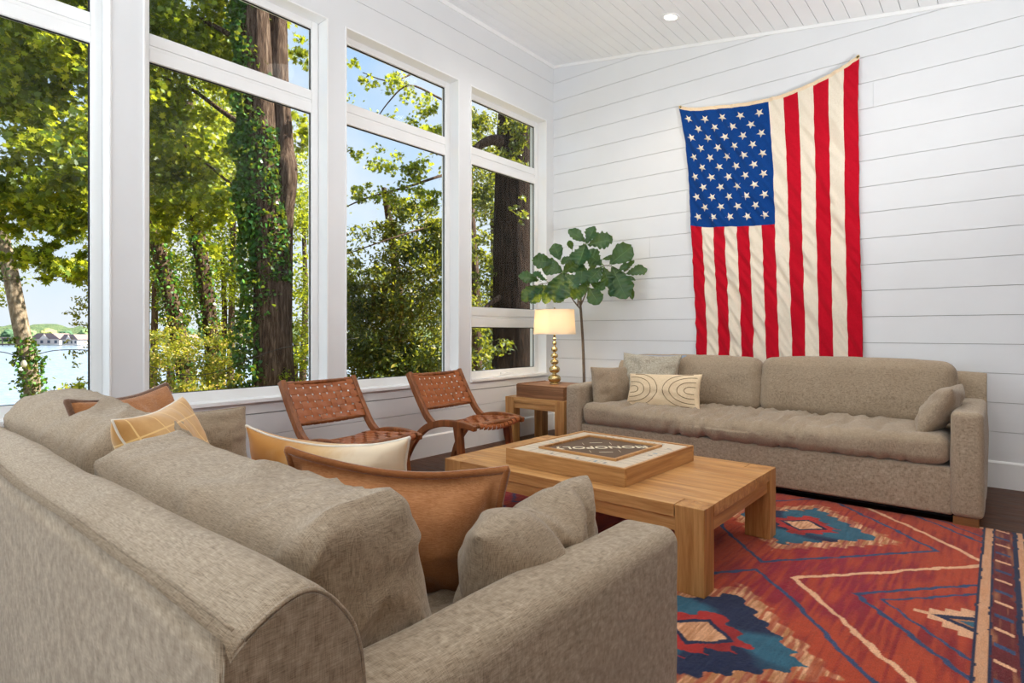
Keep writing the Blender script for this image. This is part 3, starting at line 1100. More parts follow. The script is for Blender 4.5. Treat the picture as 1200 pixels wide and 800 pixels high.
# ================================================================== coffee table
def coffee_table():
    x0, x1, y0, y1, H = -2.30, -0.865, 2.18, 3.11, 0.342
    cx_, cy_ = (x0 + x1) / 2, (y0 + y1) / 2
    t = thing('coffee_table', 'low golden oak coffee table with thick square legs on the rug', 'coffee table', (cx_, cy_, 0.012))
    hx, hy = (x1 - x0) / 2, (y1 - y0) / 2
    lw, ld = 0.122, 0.10
    for sx in (-1, 1):
        for sy in (-1, 1):
            m = MB()
            xa, xb_ = sorted((sx * hx, sx * (hx - lw)))
            ya, yb = sorted((sy * hy, sy * (hy - ld)))
            m.box(xa, xb_, ya, yb, 0.0, H)
            m.build('leg', M['oak_z'], t, bevel=0.004)
    tt = 0.050
    m = MB()
    n = 9
    cutsy = [-hy] + [-hy + ld + 0.0006 + q * (2 * hy - 2 * ld - 0.0012) / 7 for q in range(8)] + [hy]
    for i in range(n):
        a_, b_ = cutsy[i] + 0.0002, cutsy[i + 1] - 0.0002
        e_ = lw + 0.002 if i in (0, n - 1) else 0
        m.box(-hx + e_, hx - e_, a_, b_, H - tt, H)
    m.build('tabletop', M['oak_x'], t, bevel=0.0012, seg=1)
    for sx in (-1, 1):
        m = MB()
        xa, xb_ = sorted((sx * (hx - 0.012), sx * (hx - 0.05)))
        m.box(xa, xb_, -hy + ld, hy - ld, H - tt - 0.062, H - tt)
        m.build('apron', M['oak_y'], t, bevel=0.002, seg=1)
    for sy in (-1, 1):
        m = MB()
        ya, yb = sorted((sy * (hy - 0.012), sy * (hy - 0.05)))
        m.box(-hx + lw, hx - lw, ya, yb, H - tt - 0.058, H - tt)
        m.build('apron', M['oak_x'], t, bevel=0.002, seg=1)
coffee_table()

# ================================================================== board game in its wooden case
def text_mesh(body, size, name='lettering', mat=None, parent=None, xf=None, extrude=0.0006, bold=0, spacing=1.0):
    cu = bpy.data.curves.new(name, 'FONT')
    cu.body = body
    cu.size = size
    cu.align_x = 'CENTER'
    cu.align_y = 'CENTER'
    cu.extrude = extrude
    cu.offset = bold
    cu.space_character = spacing
    tmp = bpy.data.objects.new(name, cu)
    COL.objects.link(tmp)
    bpy.context.view_layer.update()
    dg = bpy.context.evaluated_depsgraph_get()
    me = bpy.data.meshes.new_from_object(tmp.evaluated_get(dg))
    bpy.data.objects.remove(tmp)
    if xf:
        me.transform(xf)
    return link_mesh(name, me, mat, parent, False)

def board_game():
    t = thing('board_game', 'square wooden board game case lying on the coffee table', 'board game', (-1.60, 2.635, 0.354), math.radians(-1.5))
    h, H = 0.352, 0.082
    w_ = 0.016
    for sy in (-1, 1):
        m = MB()
        a_, b_ = sorted((sy * h, sy * (h - w_)))
        m.box(-h, h, a_, b_, 0, H)
        m.build('case_side', M['oak_x'], t, bevel=0.0015, seg=1)
    for sx in (-1, 1):
        m = MB()
        a_, b_ = sorted((sx * h, sx * (h - w_)))
        m.box(a_, b_, -h + w_, h - w_, 0, H)
        m.build('case_side', M['oak_y'], t, bevel=0.0015, seg=1)
    m = MB()
    m.box(-h + w_, h - w_, -h + w_, h - w_, 0, H - 0.006)
    # printed track: property squares as thin inlays
    inn, out = 0.232, h - w_
    k = 11
    for i in range(9):
        c = -inn + (i + 0.0) * (2 * inn) / 9
        for (sx, sy) in ((1, 0), (-1, 0), (0, 1), (0, -1)):
            if sx:
                a_, b_ = sorted((sx * inn, sx * out))
                m.box(a_, b_, c - 0.0006, c + 0.0006, H - 0.006, H - 0.0056, 1)
            else:
                a_, b_ = sorted((sy * inn, sy * out))
                m.box(c - 0.0006, c + 0.0006, a_, b_, H - 0.006, H - 0.0056, 1)
    r_ = random.Random(5)
    for i in range(9):
        c = -inn + (i + 0.5) * (2 * inn) / 9
        for (sx, sy) in ((1, 0), (-1, 0), (0, 1), (0, -1)):
            if r_.random() < 0.45:
                q = 0.012
                mm = 2 if r_.random() < 0.3 else 1
                if sx:
                    m.box(sx * 0.285 - q, sx * 0.285 + q, c - 0.006, c + 0.006, H - 0.006, H - 0.0055, mm)
                else:
                    m.box(c - 0.006, c + 0.006, sy * 0.285 - q, sy * 0.285 + q, H - 0.006, H - 0.0055, mm)
    m.build('game_track', [M['board_white'], M['ink_dark'], M['ink_blue']], t)
    m = MB()
    q0, q1 = 0.214, 0.232
    for sy in (-1, 1):
        a_, b_ = sorted((sy * q0, sy * q1))
        m.box(-q1, q1, a_, b_, H - 0.006, H + 0.006)
    for sx in (-1, 1):
        a_, b_ = sorted((sx * q0, sx * q1))
        m.box(a_, b_, -q0, q0, H - 0.006, H + 0.006)
    m.build('inner_frame', M['oak_x'], t, bevel=0.001, seg=1)
    m = MB()
    m.box(-q0, q0, -q0, q0, H - 0.008, H - 0.004)
    c = m.build('board_centre', M['board_brown'], t)
    R = Matrix.Translation((0, 0, H - 0.0036)) @ Matrix.Rotation(math.radians(225 + 0.5), 4, 'Z')
    text_mesh('MONOPOLY', 0.088, 'lettering', M['ink'], c, R, 0.0004, 0.0012, 1.02)
    z0, z1 = H - 0.004, H - 0.0034
    W = 0.222
    R4 = Matrix.Rotation(math.radians(225), 4, 'Z')
    def printed(name, rects):
        m = MB()
        for (a_, b_, c_, d_) in rects:
            m.box(a_, b_, c_, d_, z0, z1, 0, R4)
        m.build(name, M['ink'], c)
    printed('bracket', ((-W, -W + 0.004, -0.036, 0.036), (-W, -W + 0.016, -0.036, -0.033), (-W, -W + 0.016, 0.033, 0.036)))
    printed('bracket', ((W - 0.004, W, -0.036, 0.036), (W - 0.016, W, -0.036, -0.033), (W - 0.016, W, 0.033, 0.036)))
    for sy in (-1, 1):
        for sx in (-1, 1):
            printed('printed_line', ((sx * 0.075 - 0.001, sx * 0.075 + 0.001, sy * 0.10 - 0.025, sy * 0.10 + 0.025),))
        printed('printed_line', ((-0.035, 0.035, sy * 0.125 - 0.003, sy * 0.125 + 0.003),))
board_game()

# ================================================================== end table, box, lamp
def end_table():
    x0, x1, y0, y1, H = -3.54, -2.875, 4.13, 4.67, 0.436
    cx_, cy_ = (x0 + x1) / 2, (y0 + y1) / 2
    t = thing('end_table', 'square golden oak end table in the corner beside the sofa', 'end table', (cx_, cy_, 0))
    hx, hy = (x1 - x0) / 2, (y1 - y0) / 2
    lw = 0.098
    for sx in (-1, 1):
        for sy in (-1, 1):
            m = MB()
            xa, xb_ = sorted((sx * hx, sx * (hx - lw)))
            ya, yb = sorted((sy * hy, sy * (hy - lw)))
            m.box(xa, xb_, ya, yb, 0.0, H)
            m.build('leg', M['oak_z'], t, bevel=0.004)
    m = MB()
    for i in range(4):
        a_ = -hy + 0.004 + i * (2 * hy - 0.008) / 4
        m.box(-hx + lw + 0.001, hx - lw - 0.001, a_, a_ + (2 * hy - 0.008) / 4 - 0.0008, H - 0.046, H)
    m.build('tabletop', M['oak_x'], t, bevel=0.002, seg=1)
    for sx in (-1, 1):
        m = MB()
        xa, xb_ = sorted((sx * hx, sx * (hx - lw)))
        m.box(xa, xb_, -hy + lw + 0.001, hy - lw - 0.001, H - 0.046, H)
        m.build('end_board', M['oak_y'], t, bevel=0.002, seg=1)
    for sy in (-1, 1):
        m = MB()
        ya, yb = sorted((sy * (hy - 0.014), sy * (hy - 0.045)))
        m.box(-hx + lw, hx - lw, ya, yb, H - 0.100, H - 0.046)
        m.build('apron', M['oak_x'], t, bevel=0.002, seg=1)
end_table()

def wooden_box():
    x0, x1, y0, y1 = -3.435, -2.905, 4.165, 4.62
    cx_, cy_ = (x0 + x1) / 2, (y0 + y1) / 2
    t = thing('wooden_box', 'dark reclaimed wood box on the end table under the lamp', 'box', (cx_, cy_, 0.4362))
    hx, hy, H = (x1 - x0) / 2, (y1 - y0) / 2, 0.118
    m = MB()
    w_ = 0.014
    for sy in (-1, 1):
        a_, b_ = sorted((sy * hy, sy * (hy - w_)))
        m.box(-hx, hx, a_, b_, 0, H)
    for sx in (-1, 1):
        a_, b_ = sorted((sx * hx, sx * (hx - w_)))
        m.box(a_, b_, -hy + w_, hy - w_, 0, H + (0.006 if sx < 0 else 0))
    m.build('side_panel', M['old_wood'], t, bevel=0.0015, seg=1)
    m = MB()
    m.box(-hx + w_ + 0.001, hx - w_ - 0.001, -hy + w_ + 0.001, hy - w_ - 0.001, H - 0.014, H - 0.001)
    m.build('lid', M['old_wood'], t, bevel=0.0015, seg=1)
wooden_box()
BOXTOP = 0.4362 + 0.117

def table_lamp():
    t = thing('table_lamp', 'gold stacked ball table lamp with a white drum shade, lit', 'lamp', (-3.165, 4.395, BOXTOP))
    # silhouette of the stacked balls: (radius, height)
    prof = [(0.001, 0.0), (0.045, 0.0), (0.047, 0.006), (0.040, 0.014)]
    def ball(zc, r, h, flat=1.0):
        out = []
        for i in range(-5, 6):
            a_ = i / 5 * PI / 2 * 0.86
            out.append((r * math.cos(a_) ** 0.8, zc + h * math.sin(a_)))
        return out
    for zc, r, h in ((0.050, 0.060, 0.040), (0.135, 0.051, 0.036), (0.205, 0.038, 0.026), (0.262, 0.034, 0.024), (0.322, 0.030, 0.024), (0.378, 0.019, 0.020), (0.418, 0.015, 0.014)):
        prof += [(r * 0.42, zc - h - 0.003)] + ball(zc, r, h) + [(r * 0.42, zc + h + 0.003)]
    z = 0.44
    prof += [(0.010, z), (0.010, z + 0.05), (0.006, z + 0.052), (0.0061, 0.70), (0.001, 0.70)]
    m = MB()
    m.lathe(prof, 36)
    m.build('lamp_base', M['brass'], t, smooth=True)
    zs0, zs1 = 0.462, 0.690
    m = MB()
    m.lathe([(0.196, zs0), (0.182, zs1)], 56)
    m.lathe([(0.193, zs0), (0.179, zs1)], 56)
    m.lathe([(0.1975, zs0 - 0.001), (0.1975, zs0 + 0.005), (0.192, zs0 + 0.005), (0.192, zs0 - 0.001), (0.1975, zs0 - 0.001)], 56)
    m.lathe([(0.1835, zs1 - 0.005), (0.1835, zs1 + 0.001), (0.178, zs1 + 0.001), (0.178, zs1 - 0.005), (0.1835, zs1 - 0.005)], 56)
    m.build('lamp_shade', M['shade'], t, smooth=True)
    m = MB()
    for k in range(3):
        a_ = k * 2 * PI / 3 + 0.3
        m.tube([(0, 0, zs1 - 0.012), (0.18 * math.cos(a_), 0.18 * math.sin(a_), zs1 - 0.004)], 0.002, 6)
    m.lathe([(0.001, zs1 - 0.02), (0.010, zs1 - 0.016), (0.010, zs1 - 0.008), (0.004, zs1), (0.009, zs1 + 0.008), (0.006, zs1 + 0.018), (0.001, zs1 + 0.022)], 16)
    m.build('finial', M['brass'], t, smooth=True)
    m = MB()
    m.lathe([(0.001, 0.535), (0.016, 0.54), (0.030, 0.575), (0.024, 0.605), (0.001, 0.618)], 20)
    m.build('bulb', M['bulb'], t, smooth=True)
table_lamp()
lamp('table_lamp_glow', 'POINT', (-3.165, 4.395 - 0.05, BOXTOP + 0.575), 4.6, (1.0, 0.80, 0.56), shadow_soft_size=0.04)

m = MB()
pts = [(-3.30, 4.745, 0.40), (-3.285, 4.75, 0.30), (-3.295, 4.76, 0.20), (-3.275, 4.77, 0.12), (-3.22, 4.78, 0.10), (-3.20, 4.75, 0.08), (-3.19, 4.73, 0.03), (-3.19, 4.72, 0.006)]
cu = []
for i in range(len(pts) - 1):
    for k in range(6):
        s_ = k / 6
        p0, p1, p2, p3 = [Vector(pts[max(0, min(len(pts) - 1, i + d))]) for d in (-1, 0, 1, 2)]
        cu.append(0.5 * ((2 * p1) + (-p0 + p2) * s_ + (2 * p0 - 5 * p1 + 4 * p2 - p3) * s_ ** 2 + (-p0 + 3 * p1 - 3 * p2 + p3) * s_ ** 3))
cu.append(Vector(pts[-1]))
m.tube([(-3.30, 4.70, 0.45)] + cu, 0.003, 6)
o = m.build('power_cord', M['black'], smooth=True)
set_props(o, 'thin dark lamp cord hanging behind the end table', 'cord')

# ================================================================== flag
def make_flag():
    # edges measured on the wall: (x, z)
    top = [(-2.232, 3.089), (-2.09, 3.035), (-1.90, 3.005), (-1.70, 2.975), (-1.463, 2.957), (-1.25, 2.975), (-1.04, 3.02), (-0.90, 3.07), (-0.805, 3.118)]
    left = [(-2.232, 3.089), (-2.185, 2.85), (-2.150, 2.55), (-2.128, 2.2), (-2.112, 1.96), (-2.095, 1.6), (-2.076, 1.2), (-2.063, 0.775)]
    right = [(-0.805, 3.118), (-0.812, 2.8), (-0.806, 2.4), (-0.806, 2.0), (-0.797, 1.6), (-0.788, 1.2), (-0.778, 0.785)]
    bot = [(-2.063, 0.775), (-1.5, 0.775), (-0.778, 0.785)]
    def resample(c, n_=60):
        q = [np.array(v) for v in crv(c, 12)]
        d = np.concatenate([[0], np.cumsum([np.linalg.norm(b - a) for a, b in zip(q[:-1], q[1:])])])
        d /= d[-1]
        return [tuple(np.array([np.interp(t_, d, [v[k] for v in q]) for k in (0, 1)])) for t_ in np.linspace(0, 1, n_)]
    def ev(c, s_):
        s_ = min(max(s_, 0), 1) * (len(c) - 1)
        i = min(int(s_), len(c) - 2)
        f = s_ - i
        p0, p1, p2, p3 = [np.array(c[max(0, min(len(c) - 1, i + d))]) for d in (-1, 0, 1, 2)]
        return 0.5 * ((2 * p1) + (-p0 + p2) * f + (2 * p0 - 5 * p1 + 4 * p2 - p3) * f ** 2 + (-p0 + 3 * p1 - 3 * p2 + p3) * f ** 3)
    top, left, right, bot = [resample(c) for c in (top, left, right, bot)]
    c00, c10, c01, c11 = [np.array(q) for q in (top[0], top[-1], bot[0], bot[-1])]
    def pos(u, v):
        a_ = ev(top, u) * (1 - v) + ev(bot, u) * v
        b_ = ev(left, v) * (1 - u) + ev(right, v) * u
        c = c00 * (1 - u) * (1 - v) + c10 * u * (1 - v) + c01 * (1 - u) * v + c11 * u * v
        p = a_ + b_ - c
        # drape folds leaning out from the grommets
        x, z = p
        q1 = noise.noise(Vector((x * 17 + z * 7.0, z * 1.1 - x * 0.5, 2.2)))
        q2 = noise.noise(Vector((x * 30 + z * 16, z * 2.0, 9.1)))
        q3 = noise.noise(Vector((x * 5, z * 1.4, 5.0)))
        amp = 0.35 + 0.65 * min(1, max(0, v * 2.2))
        q4 = abs(noise.noise(Vector((x * 11 + z * 9.0, z * 1.3, 12.0))))
        y = 0.034 + 0.026 * q1 * amp + 0.011 * q2 + 0.014 * q3 * amp - 0.026 * q4 * amp
        y += 0.006 * v
        return Vector((x, WY - max(0.006, y), z))
    org = Vector((-1.5, WY, 1.9))
    t = thing('flag', 'large red white and blue striped flag with stars hung on the wall', 'flag', org)
    HV = 0.014       # heading share of the length
    CV = 0.478       # canton end
    nu, nv = 13 * 9, 200
    vs_ = sorted(set([round(q, 5) for q in np.linspace(0, 1, nv)] + [HV, CV]))
    us = np.linspace(0, 1, nu + 1)
    V, Fc, mi = [], [], []
    for v in vs_:
        for u in us:
            V.append(tuple(pos(u, v) - org))
    for j in range(len(vs_) - 1):
        vm = (vs_[j] + vs_[j + 1]) / 2
        for i in range(nu):
            um = (us[i] + us[i + 1]) / 2
            st = int(um * 13)
            Fc.append((j * (nu + 1) + i, (j + 1) * (nu + 1) + i, (j + 1) * (nu + 1) + i + 1, j * (nu + 1) + i + 1))
            if vm < HV: mi.append(3)
            elif vm < CV and st < 7: mi.append(2)
            else: mi.append(0 if st % 2 == 0 else 1)
    k = len(V)
    # stars sewn on: the upper tip of each points to the outer edge
    uw, vw = 7 / 13, CV - HV
    for r_ in range(11):
        n_ = 5 if r_ % 2 == 0 else 4
        for c in range(n_):
            uu = uw * ((c * 2 + (1 if n_ == 5 else 2)) / 10)
            vv = HV + vw * (r_ + 0.92) / 11.9
            cpt = []
            Ru, Rv = 0.0275, 0.0172
            for q in range(10):
                a_ = PI + q * PI / 5 - 0.12
                rr = 1.0 if q % 2 == 0 else 0.40
                cpt.append(pos(uu + Ru * rr * math.cos(a_), vv + Rv * rr * math.sin(a_)) + Vector((0, -0.0035, 0)) - org)
            V += [tuple(p) for p in cpt]
            cc = pos(uu, vv) + Vector((0, -0.0045, 0)) - org
            V.append(tuple(cc))
            for q in range(10):
                Fc.append((k + q, k + (q + 1) % 10, k + 10))
                mi.append(1)
            k += 11
    me = bpy.data.meshes.new('cloth')
    me.from_pydata(V, [], Fc)
    o = link_mesh('cloth', me, [M['flag_red'], M['flag_white'], M['flag_blue'], M['flag_head']], t)
    me.polygons.foreach_set('material_index', mi)
    so = o.modifiers.new('thickness', 'SOLIDIFY')
    so.thickness = 0.0012
    so.offset = 0
    for u in (0.012, 0.992):
        p = pos(u, 0.006) - org
        m = MB()
        R = Matrix.Translation(p + Vector((0, -0.004, 0))) @ Matrix.Rotation(PI / 2, 4, 'X')
        ring = []
        prof = [(0.006, 0.0), (0.006, 0.003), (0.012, 0.004), (0.013, 0.0), (0.012, -0.003)]
        mm = MB(); mm.lathe(prof, 20)
        m.add(mm.v, mm.f, 0, R)
        m.build('grommet', M['brass'], t, smooth=True)
        m = MB()
        mm = MB(); mm.lathe([(0.001, 0.006), (0.004, 0.005), (0.005, 0.0), (0.002, -0.001), (0.002, -0.02), (0.001, -0.02)], 12)
        m.add(mm.v, mm.f, 0, R)
        m.build('pin', M['black'], t, smooth=True)
make_flag()

# ================================================================== woven leather chairs
def ribbon(m, pts, side, wd, th=0.0022):
    V = []
    for i, p in enumerate(pts):
        d = (pts[min(i + 1, len(pts) - 1)] - pts[max(i - 1, 0)]).normalized()
        sd = side.normalized()
        nn = d.cross(sd).normalized()
        for a_, b_ in ((-1, -1), (1, -1), (1, 1), (-1, 1)):
            V.append(p + sd * a_ * wd / 2 + nn * b_ * th / 2)
    Fc = []
    for i in range(len(pts) - 1):
        for k in range(4):
            q = (k + 1) % 4
            Fc.append((i * 4 + k, i * 4 + q, (i + 1) * 4 + q, (i + 1) * 4 + k))
    n_ = len(pts) - 1
    Fc += [(3, 2, 1, 0), (n_ * 4, n_ * 4 + 1, n_ * 4 + 2, n_ * 4 + 3)]
    m.add(V, Fc)

def bar(m, path, wd, hts, y):
    """flat sawn curved member in the xz plane: path of (x,z), thickness in y wd, depth hts"""
    n_ = len(path)
    V = []
    for i, (x, z) in enumerate(path):
        a_ = Vector(path[min(i + 1, n_ - 1)]) - Vector(path[max(i - 1, 0)])
        a_.normalize()
        nx_, nz_ = -a_.y, a_.x
        h = hts[i] / 2 if isinstance(hts, (list, tuple)) else hts / 2
        V += [(x - nx_ * h, y - wd / 2, z - nz_ * h), (x - nx_ * h, y + wd / 2, z - nz_ * h), (x + nx_ * h, y + wd / 2, z + nz_ * h), (x + nx_ * h, y - wd / 2, z + nz_ * h)]
    Fc = []
    for i in range(n_ - 1):
        for k in range(4):
            q = (k + 1) % 4
            Fc.append((i * 4 + k, i * 4 + q, (i + 1) * 4 + q, (i + 1) * 4 + k))
    Fc += [(0, 1, 2, 3), ((n_ - 1) * 4 + 3, (n_ - 1) * 4 + 2, (n_ - 1) * 4 + 1, (n_ - 1) * 4)]
    m.add(V, Fc)

def make_chair(label, loc, rz):
    t = thing('woven_leather_chair', label, 'chair', loc, rz, None)
    W = 0.262
    rail = crv([(-0.42, 0.0), (-0.375, 0.12), (-0.30, 0.235), (-0.19, 0.335), (-0.05, 0.385), (0.10, 0.398), (0.22, 0.392), (0.290, 0.380)])
    hh = [0.034 + 0.014 * math.sin(PI * i / (len(rail) - 1)) for i in range(len(rail))]
    for s_ in (-1, 1):
        m = MB(); bar(m, rail, 0.036, hh, s_ * W)
        m.build('curved_rail', M['walnut'], t, bevel=0.005, angle=50)
        m = MB(); bar(m, [(0.130, 0.385), (0.150, 0.25), (0.176, 0.12), (0.195, 0.0)], 0.034, [0.072, 0.058, 0.046, 0.034], s_ * W)
        m.build('leg', M['walnut'], t, bevel=0.005, angle=50)
        m = MB(); bar(m, crv([(-0.10, 0.372), (-0.165, 0.42), (-0.225, 0.50), (-0.29, 0.60), (-0.362, 0.725)], 4), 0.034, 0.046, s_ * (W + 0.0))
        m.build('back_post', M['walnut'], t, bevel=0.006, angle=50)
    # cross bars
    for (x_, z_, r_) in ((0.262, 0.392, 0.017), (-0.16, 0.352, 0.014), (-0.215, 0.475, 0.012), (-0.352, 0.705, 0.014)):
        m = MB()
        m.tube([(x_, -W, z_), (x_, W, z_)], r_, 10)
        m.build('cross_bar', M['walnut'], t, smooth=True)
    # back webbing, leaning, dished a little
    B0, B1 = Vector((-0.212, 0, 0.470)), Vector((-0.358, 0, 0.716))
    def bs(u, v):   # u along width -1..1, v up 0..1
        p = B0.lerp(B1, v)
        p.y = u * 0.240
        n_ = Vector((0.86, 0, 0.51))
        return p - n_ * 0.018 * (1 - u * u) * (1 - 0.3 * v) + n_ * 0.012
    nC, nR = 9, 6
    m = MB()
    n_ = Vector((0.86, 0, 0.51))
    for c in range(nC):
        u = -1 + (c + 0.5) * 2 / nC
        pts = []
        for q in range(nR * 4 + 1):
            v = q / (nR * 4)
            o_ = math.cos((v * nR - 0.5) * PI) * (1 if c % 2 else -1)
            pts.append(bs(u, v) + n_ * 0.0028 * o_)
        pts = [pts[0] - n_ * 0.022 + Vector((0, 0, 0.0))] + pts + [pts[-1] - n_ * 0.022 + Vector((0, 0, 0.004))]
        ribbon(m, pts, Vector((0, 1, 0)), 0.240 * 2 / nC - 0.0125)
    for r in range(nR):
        v = (r + 0.5) / nR
        pts = []
        for q in range(nC * 4 + 1):
            u = -1 + 2 * q / (nC * 4)
            o_ = math.cos(((u + 1) / 2 * nC - 0.5) * PI) * (-1 if r % 2 else 1)
            pts.append(bs(u, v) + n_ * 0.0028 * o_)
        pts = [pts[0] + Vector((0, -0.012, 0))] + pts + [pts[-1] + Vector((0, 0.012, 0))]
        ribbon(m, pts, (B1 - B0), (B1 - B0).length / nR - 0.012)
    m.build('woven_back', M['leather'], t)
    # seat webbing, slung and wrapped over the front bar and the side rails
    def ss(u, x):
        y = u * 0.246
        z = 0.418 - 0.034 * (1 - u * u) - 0.030 * max(0, (0.26 - x)) / 0.42 + 0.0
        z -= 0.010 * max(0, abs(u) - 0.86) / 0.14
        return Vector((x, y, z))
    m = MB()
    nC2, nR2 = 10, 8
    xs0, xs1 = -0.165, 0.275
    for c in range(nC2):
        u = -0.9 + (c + 0.5) * 1.8 / nC2
        pts = []
        for q in range(nR2 * 4 + 1):
            x = xs0 + (xs1 - xs0) * q / (nR2 * 4)
            o_ = math.cos((q / 4 - 0.5) * PI) * (1 if c % 2 else -1)
            pts.append(ss(u, x) + Vector((0, 0, 0.0028 * o_)))
        e_ = pts[-1]
        pts += [e_ + Vector((0.012, 0, -0.006)), e_ + Vector((0.017, 0, -0.020)), e_ + Vector((0.008, 0, -0.036))]
        ribbon(m, pts, Vector((0, 1, 0)), 0.443 / nC2 - 0.0065)
    for r in range(nR2):
        x = xs0 + (r + 0.5) * (xs1 - xs0) / nR2
        pts = []
        for q in range(nC2 * 4 + 1):
            u = -1 + 2 * q / (nC2 * 4)
            o_ = math.cos(((u + 0.9) / 1.8 * nC2 - 0.5) * PI) * (-1 if r % 2 else 1) * (abs(u) < 0.9)
            pts.append(ss(u, x) + Vector((0, 0, 0.0028 * o_)))
        a_, b_ = pts[0], pts[-1]
        pts = [a_ + Vector((0, -0.003, -0.018))] + pts + [b_ + Vector((0, 0.003, -0.018))]
        ribbon(m, pts, Vector((1, 0, 0)), (xs1 - xs0) / nR2 - 0.006)
    m.build('woven_seat', M['leather'], t)
    return t
make_chair('woven tan leather chair nearer the sofa backs, under the tree trunk window', (-2.985, 2.09, 0.012), math.radians(4))
make_chair('woven tan leather chair nearer the corner, next to the end table', (-2.955, 3.05, 0.012), math.radians(2))

# ================================================================== pillows
# --- on the far sofa
m_arch = M['cream']
make_pillow('pillow', 'faded blue pillow almost hidden behind the grey woven pillow', 0.50, 0.42, 0.11, M['blue_cloth'], (-2.20, 4.435, 0.44), (-0.26, 0, 0.05), seed=2, pinch=0.04)
make_pillow('pillow', 'square grey beige woven pillow leaning on the far sofa back', 0.50, 0.43, 0.17, M['linen_grey'], (-2.195, 4.31, 0.44), (-0.24, 0.03, 0.10), seed=5, pinch=0.09, wr=0.010)
root, fn = make_pillow('pillow', 'cream lumbar pillow stitched with brown concentric arches', 0.60, 0.27, 0.13, M['cream'], (-1.985, 4.155, 0.452), (-0.30, -0.03, 0.02), seed=8, pinch=0.05, wr=0.004)
for sx in (-1, 1):
    for k, (rr, ext) in enumerate(((0.20, 0.72), (0.46, 0.60), (0.74, 0.44), (1.00, 0.22))):
        m = MB()
        pts = []
        # stadium arches opening outward
        lim = 0.88
        q = []
        ru = rr * 0.72
        cxu = 0.80
        if rr < 0.8:
            q.append((0.93, rr))
            q.append((cxu + 0.05, rr))
        for i in range(0, 17):
            a_ = PI / 2 + PI * i / 16
            q.append((cxu + ru * math.cos(a_), rr * math.sin(a_)))
        if rr < 0.8:
            q.append((cxu + 0.05, -rr))
            q.append((0.93, -rr))
        fine = []
        for i in range(len(q) - 1):
            for j in range(4):
                s_ = j / 4
                fine.append((q[i][0] * (1 - s_) + q[i + 1][0] * s_, q[i][1] * (1 - s_) + q[i + 1][1] * s_))
        pts = [fn(sx * u, max(-0.93, min(0.93, v)), -1) + Vector((0, -0.0012, 0)) for u, v in fine]
        m.tube(pts, 0.0023, 5)
        m.build('arch_stitching', M['stitch'], root, smooth=True)
make_pillow('pillow', 'small square taupe pillow at the left arm of the far sofa', 0.40, 0.32, 0.16, M['linen2'], (-2.40, 4.15, 0.437), (-0.16, 0.02, math.radians(72)), seed=12, pinch=0.06)
make_pillow('pillow', 'small square taupe pillow leaning on the right arm of the far sofa', 0.42, 0.33, 0.15, M['linen2'], (-0.345, 4.17, 0.440), (0.52, 0.0, math.radians(86)), seed=15, pinch=0.06)

# --- on the near sofa
a = N('gold velvet painted sheen', 0.85, 0.1)
sx_ = a.n('SeparateXYZ'); a.l(a.coord(), sx_.inputs[0])
fz = a.noise(9, a.coord(), 5, 0.6)
g_ = a.math('ADD', a.math('MULTIPLY', sx_.outputs[0], 2.6), a.math('MULTIPLY', fz, 0.8))
a.color(a.ramp(g_, [(0.0, srgb(186, 130, 62)), (0.45, srgb(214, 176, 122)), (0.8, srgb(234, 214, 184))]))  # velvet sheen painted in as a ramp from gold to ivory
a.b.inputs['Sheen Weight'].default_value = 0.4
M['sheen_velvet'] = a.m

a = N('gold plaid velvet', 0.8, 0.1)
v_ = a.coord()
sp = a.n('SeparateXYZ'); a.l(v_, sp.inputs[0])
def stripes(src, per, wdt):
    f_ = a.math('FRACT', a.math('MULTIPLY', src, 1 / per))
    return a.math('LESS_THAN', f_, wdt)
l1 = stripes(a.math('ADD', sp.outputs[0], 5.0), 0.085, 0.05)
l2 = stripes(a.math('ADD', sp.outputs[2], 5.02), 0.085, 0.05)
ll = a.math('MAXIMUM', l1, l2)
fz = a.noise(9, a.coord(), 5, 0.6)
base = a.ramp(fz, [(0.3, srgb(190, 140, 78)), (0.7, srgb(220, 176, 116))])
a.color(a.mix(ll, base, srgb(232, 196, 130)))
a.b.inputs['Sheen Weight'].default_value = 0.4
M['plaid'] = a.m

make_pillow('pillow', 'rust velvet pillow with a frayed dark edge at the near sofa window end', 0.45, 0.41, 0.14, M['rust'], (-2.06, 0.70, 0.450), (0.28, 0.02, math.radians(-52)), seed=31, pinch=0.12, piping=M['fringe'], pipe_r=0.009)
make_pillow('pillow', 'gold plaid velvet pillow in front of the frayed rust pillow', 0.43, 0.40, 0.17, M['plaid'], (-1.72, 0.70, 0.450), (0.34, 0.02, math.radians(-40)), seed=34, pinch=0.09, piping=M['pipe_white'], pipe_r=0.003)
make_pillow('pillow', 'gold velvet pillow with painted ivory sheen and white piping behind the large rust pillow', 0.60, 0.31, 0.17, M['sheen_velvet'], (-1.60, 1.05, 0.43), (0.22, 0.0, math.radians(20)), seed=37, pinch=0.10, piping=M['pipe_white'], pipe_r=0.0045, bend=lambda p, u, v: Vector((p.x, p.y, p.z - 0.030 * (1 - u * u) * max(0, v))))
make_pillow('pillow', 'large rust velvet pillow with a wide flange beside the nearest cushion', 0.49, 0.345, 0.25, M['rust'], (-1.075, 0.865, 0.425), (0.24, 0.07, math.radians(34)), seed=41, pinch=0.07, flange=0.026, piping=M['rust_edge'], pipe_r=0.009, wr=0.007, bend=lambda p, u, v: Vector((p.x, p.y, p.z - 0.026 * (1 - u * u) * max(0, v))))
